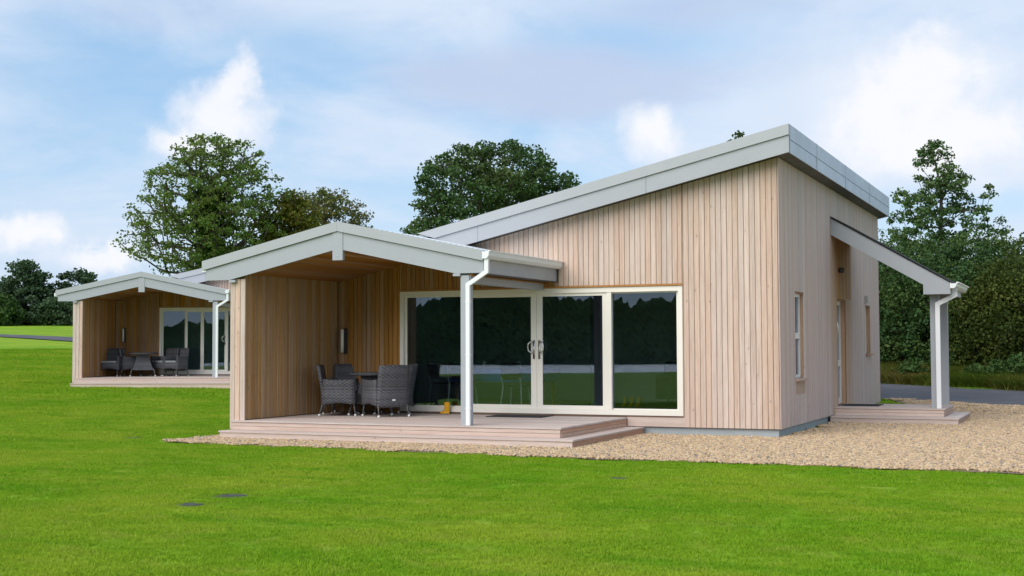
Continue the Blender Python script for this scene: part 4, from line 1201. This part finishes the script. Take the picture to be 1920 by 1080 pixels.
tree('alder_tree', 'upright leafy tree at right with pointed top above the entrance canopy', (-.37, 29.01),
     px_prof([(640, 1670, 1880), (560, 1650, 1900), (520, 1652, 1902), (480, 1664, 1892), (450, 1660, 1885), (420, 1668, 1868), (395, 1668, 1872), (370, 1700, 1862), (350, 1705, 1840), (330, 1712, 1790), (305, 1728, 1782), (284, 1746, 1758)], 1762, 50, zg),
     470, .25, 44, .115, .235, 'leaf_alder', 17, .14, 7.4, shell=.55, twig=.011)
tree('willow_tree', 'pale leaved tree cut off by the right edge, beyond the hedge', (3.3, 37.2),
     [(1, 1.5, 2), (3, 1.6, 2.2), (5, 1.1, 2.0), (6.3, .5, 1.6), (7.2, .1, .8)], 90, .4, 70, .16, .45, 'leaf_willow', 12, .12, 5)
# far wood on the left
WOOD = [((-89.61, 76.04), [(0, 3, 3), (4, 3.2, 2.6), (6, 2.6, 2.4), (8, 2.0, 1.6), (9.4, .9, .8)], 'leaf_far', 'tallest tree of the far left wood with a leaning top'),
        ((-88.35, 81.35), [(0, 3, 3), (3, 3, 3.6), (5.6, 2.8, 3.6), (7.4, 2.4, 2.3), (8.7, 1.1, 1)], 'leaf_far', 'rounded tree of the far left wood beside the far cabin roof'),
        ((-95.0, 77.5), [(0, 3, 3), (3, 3, 3), (5, 2.4, 2.4), (6.4, 1, 1)], 'leaf_far', 'shorter tree of the far left wood near the left edge'),
        ((-88.0, 70.0), [(0, 2.2, 2.6), (2, 2.4, 2.6), (4.2, 1.6, 1.6), (5, .5, .5)], 'leaf_far_green', 'brighter green small tree at the left edge in front of the far wood'),
        ((-85.6, 75.5), [(0, 2.4, 2.4), (1.6, 2.4, 2.4), (3.0, 1.8, 1.6), (3.8, .7, .7)], 'leaf_far', 'low dark bush in front of the tallest tree of the far wood'),
        ((-83.0, 78.0), [(0, 2.6, 2.6), (2.0, 2.6, 2.6), (3.6, 1.9, 1.8), (4.6, .8, .8)], 'leaf_far', 'low dark bush between the two tallest trees of the far wood'),
        ((-82.5, 83.5), [(0, 3, 3), (2.6, 3, 3), (4.6, 2.2, 2.2), (5.6, 1, 1)], 'leaf_far', 'dark bush of the far wood behind the far cabin eave'),
        ((-92.0, 71.5), [(0, 3, 3), (2.6, 3, 3), (5, 2.2, 2.2), (6.2, 1, 1)], 'leaf_far', 'dark tree of the far wood cut off by the left edge')]
for i, (xy, prof, mt, lab) in enumerate(WOOD):
    big = prof[-1][0] > 5.8; prof = [(h*.64, a*.9, b*.9) for h, a, b in prof]
    tree('far_tree' if big else 'far_bush', lab, xy, prof, 110 if big else 70, .5, 90, .30, .75, mt, 50+i, .22, prof[-1][0]*.7, 'tree' if big else 'bush', 'trees of the far left wood', shell=.4)
# hedge on the right beyond the lane
def az_pt(px, d):
    a = -0.414735+math.atan((px-960)/2447.6); return (CAM[0]+d*math.sin(a), CAM[1]+d*math.cos(a))
HEDGE = [(1625, 41.5, 3.3, 1.7, 'leaf_hedge', 'dark bush peeping out right behind the rear corner of the near cabin'),
         (1690, 40.6, 3.6, 1.7, 'leaf_hedge', 'dark bush between the near cabin and the canopy posts'),
         (1750, 40.0, 3.5, 1.6, 'leaf_hedge', 'dark bush directly behind the canopy posts'),
         (1812, 39.4, 3.2, 1.6, 'leaf_hedge', 'dark bush just right of the canopy gutter'),
         (1868, 38.8, 3.3, 1.5, 'leaf_hedge_yellow', 'olive tinted bush second from the right edge'),
         (1925, 38.2, 3.6, 1.7, 'leaf_hedge_yellow', 'olive tinted bush cut off by the right edge'),
         (1655, 44.5, 4.4, 2.0, 'leaf_hedge', 'taller dark bush behind, left of the pointed tree'),
         (1725, 44.0, 4.3, 2.0, 'leaf_hedge', 'taller dark bush behind, below the pointed tree'),
         (1800, 43.5, 4.2, 2.0, 'leaf_hedge', 'taller dark bush behind, right of the pointed tree'),
         (1880, 43.0, 4.2, 2.0, 'leaf_hedge', 'taller dark bush behind, near the right edge')]
for i, (px, d, h, w, mt, lab) in enumerate(HEDGE):
    tree('hedge_bush', lab, az_pt(px, d+1.3), [(-.1, w*.9, w*.9), (h*.3, w, w), (h*.65, w*.85, w*.85), (h*.88, w*.5, w*.5), (h, w*.15, w*.15)],
         150, .31, 120, .095, .42, mt, 80+i, .08, h*.6, 'bush', 'bushes of the hedge behind the lane', shell=.42, flat=.9, twig=.012)
FERNS = [(1893, 37.0, .75, 'bright green fern clump on the verge at far right'), (1715, 38.0, .6, 'green fern clump on the verge left of the canopy posts'), (1838, 37.4, .6, 'green fern clump on the verge between posts and right edge')]
for i, (px, d, h, lab) in enumerate(FERNS):
    tree('fern_clump', lab, az_pt(px, d), [(0, .5, .5), (h*.6, .6, .6), (h, .25, .25)], 24, .16, 60, .10, .25, 'leaf_far_green', 120+i, .03, h*.5, 'fern', 'fern clumps on the verge', flat=.7, twig=.008)

# ------------------------------------------------------------------ grass, verge and gravel (uncountable)
def inside(px, py, poly):
    x = np.asarray(px); y = np.asarray(py); r = np.zeros(len(x), bool); n = len(poly)
    for i in range(n):
        x0, y0 = poly[i]; x1, y1 = poly[(i+1) % n]
        c = ((y0 > y) != (y1 > y)) & (x < (x1-x0)*(y-y0)/(y1-y0+1e-12)+x0); r ^= c
    return r
def scatter_object(name, variants, pts, rot, scl, mat, lift=0.0, align=None):
    """one object: its mesh holds the source tufts (attribute id>=0) and the scatter points (id=-1); a node tree instances them"""
    V = []; F = []; vid = []; shade = []; off = 0
    for k, (v, f, sh) in enumerate(variants):
        V.append(v); F.append(np.asarray(f)+off); vid += [k]*len(v); shade.append(sh); off += len(v)
    npnt = len(pts)
    V.append(pts); vid += [-1]*npnt; shade.append(np.zeros(npnt))
    n_src = off
    rotA = np.concatenate([np.zeros(n_src), rot]); sclA = np.concatenate([np.ones(n_src), scl])
    me = np_mesh(name, np.concatenate(V), np.concatenate(F), mat, False,
                 {'vid': ('INT', 'POINT', np.array(vid, np.int32)), 'shade': ('FLOAT', 'POINT', np.concatenate(shade).astype(np.float32)),
                  'rz': ('FLOAT', 'POINT', rotA.astype(np.float32)), 'sc': ('FLOAT', 'POINT', sclA.astype(np.float32))})
    o = link(bpy.data.objects.new(name, me)); o['kind'] = 'stuff'
    ng = bpy.data.node_groups.new(name+'_scatter', 'GeometryNodeTree')
    ng.interface.new_socket('Geometry', in_out='INPUT', socket_type='NodeSocketGeometry'); ng.interface.new_socket('Geometry', in_out='OUTPUT', socket_type='NodeSocketGeometry')
    N = ng.nodes; L = ng.links
    gi = N.new('NodeGroupInput'); go = N.new('NodeGroupOutput')
    def attr(nm, ty):
        a = N.new('GeometryNodeInputNamedAttribute'); a.data_type = ty; a.inputs['Name'].default_value = nm; return a.outputs['Attribute']
    def eq(val):
        c = N.new('FunctionNodeCompare'); c.data_type = 'INT'; c.operation = 'EQUAL'
        ins = [s for s in c.inputs if s.type == 'INT']; L.new(attr('vid', 'INT'), ins[0]); ins[1].default_value = val
        return c.outputs[0]
    def part(val):
        s = N.new('GeometryNodeSeparateGeometry'); s.domain = 'POINT'; L.new(gi.outputs[0], s.inputs['Geometry']); L.new(eq(val), s.inputs['Selection']); return s.outputs['Selection']
    gti = N.new('GeometryNodeGeometryToInstance')
    for k in reversed(range(len(variants))): L.new(part(k), gti.inputs[0])
    iop = N.new('GeometryNodeInstanceOnPoints')
    L.new(part(-1), iop.inputs['Points']); L.new(gti.outputs[0], iop.inputs['Instance'])
    iop.inputs['Pick Instance'].default_value = True
    rv = N.new('FunctionNodeRandomValue'); rv.data_type = 'INT'
    ints = [s for s in rv.inputs if s.type == 'INT' and s.name in ('Min', 'Max')]; ints[0].default_value = 0; ints[1].default_value = len(variants)-1
    L.new([s for s in rv.outputs if s.type == 'INT'][0], iop.inputs['Instance Index'])
    cx = N.new('ShaderNodeCombineXYZ'); L.new(attr('rz', 'FLOAT'), cx.inputs[2])
    e2r = N.new('FunctionNodeEulerToRotation'); L.new(cx.outputs[0], e2r.inputs[0]); L.new(e2r.outputs[0], iop.inputs['Rotation'])
    L.new(attr('sc', 'FLOAT'), iop.inputs['Scale'])
    L.new(iop.outputs[0], go.inputs[0])
    md = o.modifiers.new('scatter', 'NODES'); md.node_group = ng
    return o
def tuft(rng, size, n, h, wd, lean=.5):
    """patch of grass blades: each blade a bent strip of 2 quads"""
    xy = (rng.rand(n, 2)-.5)*size; a = rng.rand(n)*6.283; hh = h*(.55+.6*rng.rand(n)); ln = lean*hh*(.3+rng.rand(n)); w = wd*(.7+.6*rng.rand(n))
    d = np.stack([np.cos(a), np.sin(a)], 1); s = np.stack([-np.sin(a), np.cos(a)], 1)
    def P(base, k, hk): return np.concatenate([base+d*(ln*k)[:, None], (hh*hk)[:, None]], 1)
    b0 = xy-s*w[:, None]/2; b1 = xy+s*w[:, None]/2; c0 = xy-s*w[:, None]*.42; c1 = xy+s*w[:, None]*.42
    V = np.stack([P(b0, 0, 0)-[0, 0, .01], P(b1, 0, 0)-[0, 0, .01], P(c1, .35, .6), P(c0, .35, .6), P(xy, 1, 1)], 1).reshape(-1, 3)
    i = np.arange(n)[:, None]*5
    F = np.concatenate([i+[0, 1, 2], i+[0, 2, 3], i+[3, 2, 4]], 0)
    sh = np.repeat(rng.rand(n), 5)
    return V, F, sh
NEAR_BLOCK = [(-8.47, -3.35), (-2.2, -3.35), (-2.2, 0), (0.1, 0), (0.1, 11.1), (-8.47, 11.1)]
def grass():
    rng = np.random.RandomState(1)
    var = [tuft(rng, .40, 820, .021, .0037, 1.15) for _ in range(6)]
    pts = []; scl = []
    def ring(d0, d1, a0, a1, dens, s):
        st = dens**-.5; gx, gy = np.meshgrid(np.arange(-d1, d1, st), np.arange(-d1, d1, st)); gx = gx.ravel(); gy = gy.ravel()
        gx = gx+(rng.rand(len(gx))-.5)*st*.8; gy = gy+(rng.rand(len(gx))-.5)*st*.8
        d = np.hypot(gx, gy); a = np.arctan2(gx, gy); k = (d >= d0) & (d < d1) & (a > a0) & (a < a1)
        pts.append(np.stack([CAM[0]+gx[k], CAM[1]+gy[k]], 1)); scl.append(np.full(k.sum(), s)*(.85+.3*rng.rand(k.sum())))
    A0, A1 = -0.83, 0.0
    ring(7.2, 14, A0, A1+.02, 16, 1.0); ring(14, 22, A0, A1, 12, 1.15); ring(22, 36, A0, A1, 6.5, 1.6); ring(36, 70, A0, -.55, 2.6, 2.6)
    P = np.concatenate(pts); S = np.concatenate(scl)
    road = ribbon([(40, -4.5), (22, 4.0), (10, 9.2), (3.1, 12.25), (-0.4, 13.85), (-6, 17.0), (-14, 22.5), (-24, 30)], 4.1)
    ok = ~inside(P[:, 0], P[:, 1], NEAR_BLOCK) & ~inside(P[:, 0], P[:, 1], road)
    # keep blades off the gravel with a slightly ragged edge
    j = P+rng.normal(size=P.shape)*.03
    inner = [(p[0], p[1]) for p in GRAVEL]
    ok &= ~inside(j[:, 0], j[:, 1]-.13, inner) & ~inside(j[:, 0]+.13, j[:, 1], inner) & ~inside(j[:, 0], j[:, 1]+.10, inner)
    for cx, cy, r in COVERS: ok &= np.hypot(P[:, 0]-cx, P[:, 1]-cy) > r+.14*S
    c, s = math.cos(-FAR_RZ), math.sin(-FAR_RZ); lx = c*(P[:, 0]-FAR_LOC[0])-s*(P[:, 1]-FAR_LOC[1]); ly = s*(P[:, 0]-FAR_LOC[0])+c*(P[:, 1]-FAR_LOC[1])
    ok &= ~((lx > -8.6) & (lx < .1) & (ly > -3.6) & (ly < 11.2))
    P = P[ok]; S = S[ok]
    # extra short tufts along the gravel edge and round the covers
    ed = []
    front = GRAVEL[:NFRONT]
    for (a, b) in zip(front[:-1], front[1:]):
        L = math.hypot(b[0]-a[0], b[1]-a[1])
        for k in range(int(L*16)):
            t = rng.rand(); ed.append((a[0]+(b[0]-a[0])*t, a[1]+(b[1]-a[1])*t-.085-abs(rng.normal())*.03))
    for cx, cy, r in COVERS:
        for k in range(60):
            an = k/60*6.283; rr = r+.035+rng.rand()*.05+.03*math.sin(an); ed.append((cx+rr*math.cos(an), cy+rr*math.sin(an)))
    ed = np.array(ed); P = np.concatenate([P, ed]); S = np.concatenate([S, np.full(len(ed), .36)])
    S = S*(1+.16*(np.sin(P[:, 0]*2.1+np.sin(P[:, 1]*1.3)*1.7)*np.sin(P[:, 1]*2.7+np.sin(P[:, 0]*.9)*2)+.6*np.sin(P[:, 0]*5.3+P[:, 1]*3.1)*np.sin(P[:, 1]*6.1-P[:, 0]*2.2)))
    Z = terrain(P[:, 0], P[:, 1])
    o = scatter_object('grass', var, np.column_stack([P, Z]), rng.rand(len(P))*6.283, S, M['blade'])
    tag(o, 'short bright green mown grass blades of the lawn')
grass()
def verge():
    rng = np.random.RandomState(2)
    var = [tuft(rng, .5, 170, .24, .012, 1.3) for _ in range(4)]
    n = 3000
    px = 1560+rng.rand(n)*480; t = rng.rand(n)
    P = []
    for p, k in zip(px, t):
        d0 = 37.7-(p-1650)*.0088; P.append(az_pt(p, d0+k*4.4))
    P = np.array(P); Z = terrain(P[:, 0], P[:, 1])
    o = scatter_object('verge_grass', var, np.column_stack([P, Z]), rng.rand(n)*6.283, .7+rng.rand(n)*.6+t*.9, M['tallblade'])
    tag(o, 'rough brownish grass verge between lane and hedge')
verge()
def gravel():
    rng = np.random.RandomState(6)
    def stones(n, size):
        V = []; F = []; sh = []
        t = (1+5**.5)/2
        ico = np.array([(-1, t, 0), (1, t, 0), (-1, -t, 0), (1, -t, 0), (0, -1, t), (0, 1, t), (0, -1, -t), (0, 1, -t), (t, 0, -1), (t, 0, 1), (-t, 0, -1), (-t, 0, 1)])/1.9
        fc = np.array([(0, 11, 5), (0, 5, 1), (0, 1, 7), (0, 7, 10), (0, 10, 11), (1, 5, 9), (5, 11, 4), (11, 10, 2), (10, 7, 6), (7, 1, 8), (3, 9, 4), (3, 4, 2), (3, 2, 6), (3, 6, 8), (3, 8, 9), (4, 9, 5), (2, 4, 11), (6, 2, 10), (8, 6, 7), (9, 8, 1)])
        for k in range(n):
            r = .0148*(.55+.95*rng.rand()); s = np.array([r*(.8+.6*rng.rand()), r*(.7+.5*rng.rand()), r*(.5+.3*rng.rand())])
            q, _ = np.linalg.qr(rng.normal(size=(3, 3))*np.array([1, 1, .4]))
            v = (ico*(1+.12*rng.normal(size=(12, 1))))*s; a = rng.rand()*6.283; R2 = np.array([[math.cos(a), -math.sin(a), 0], [math.sin(a), math.cos(a), 0], [0, 0, 1]])
            tilt = rng.normal()*.35; R3 = np.array([[1, 0, 0], [0, math.cos(tilt), -math.sin(tilt)], [0, math.sin(tilt), math.cos(tilt)]])
            v = v@R3.T@R2.T+np.append((rng.rand(2)-.5)*size, .004+rng.rand()*.014)
            V.append(v); F.append(fc+12*k)
        return np.concatenate(V), np.concatenate(F), np.zeros(12*n)
    var = [stones(250, .42) for _ in range(5)]
    # jittered grid over the part of the gravel in view
    st = .30; xs, ys = np.meshgrid(np.arange(-8.8, 9.5, st), np.arange(-5.1, 12, st)); P = np.stack([xs.ravel(), ys.ravel()], 1)+rng.normal(size=(xs.size, 2))*.06
    ok = inside(P[:, 0], P[:, 1], GRAVEL) & ~inside(P[:, 0], P[:, 1], [(-8.3, -3.1), (-2.4, -3.1), (-2.4, .1), (-8.3, .1)])
    for ax, ay in ((0, -.09), (-.12, 0), (.08, -.06), (0, .08)): ok &= inside(P[:, 0]+ax, P[:, 1]+ay, GRAVEL)
    P = P[ok]; Z = terrain(P[:, 0], P[:, 1])+.012
    o = scatter_object('gravel', var, np.column_stack([P, Z]), rng.rand(len(P))*6.283, .9+.25*rng.rand(len(P)), M['stone'])
    tag(o, 'loose tan gravel stones around the near cabin')
gravel()
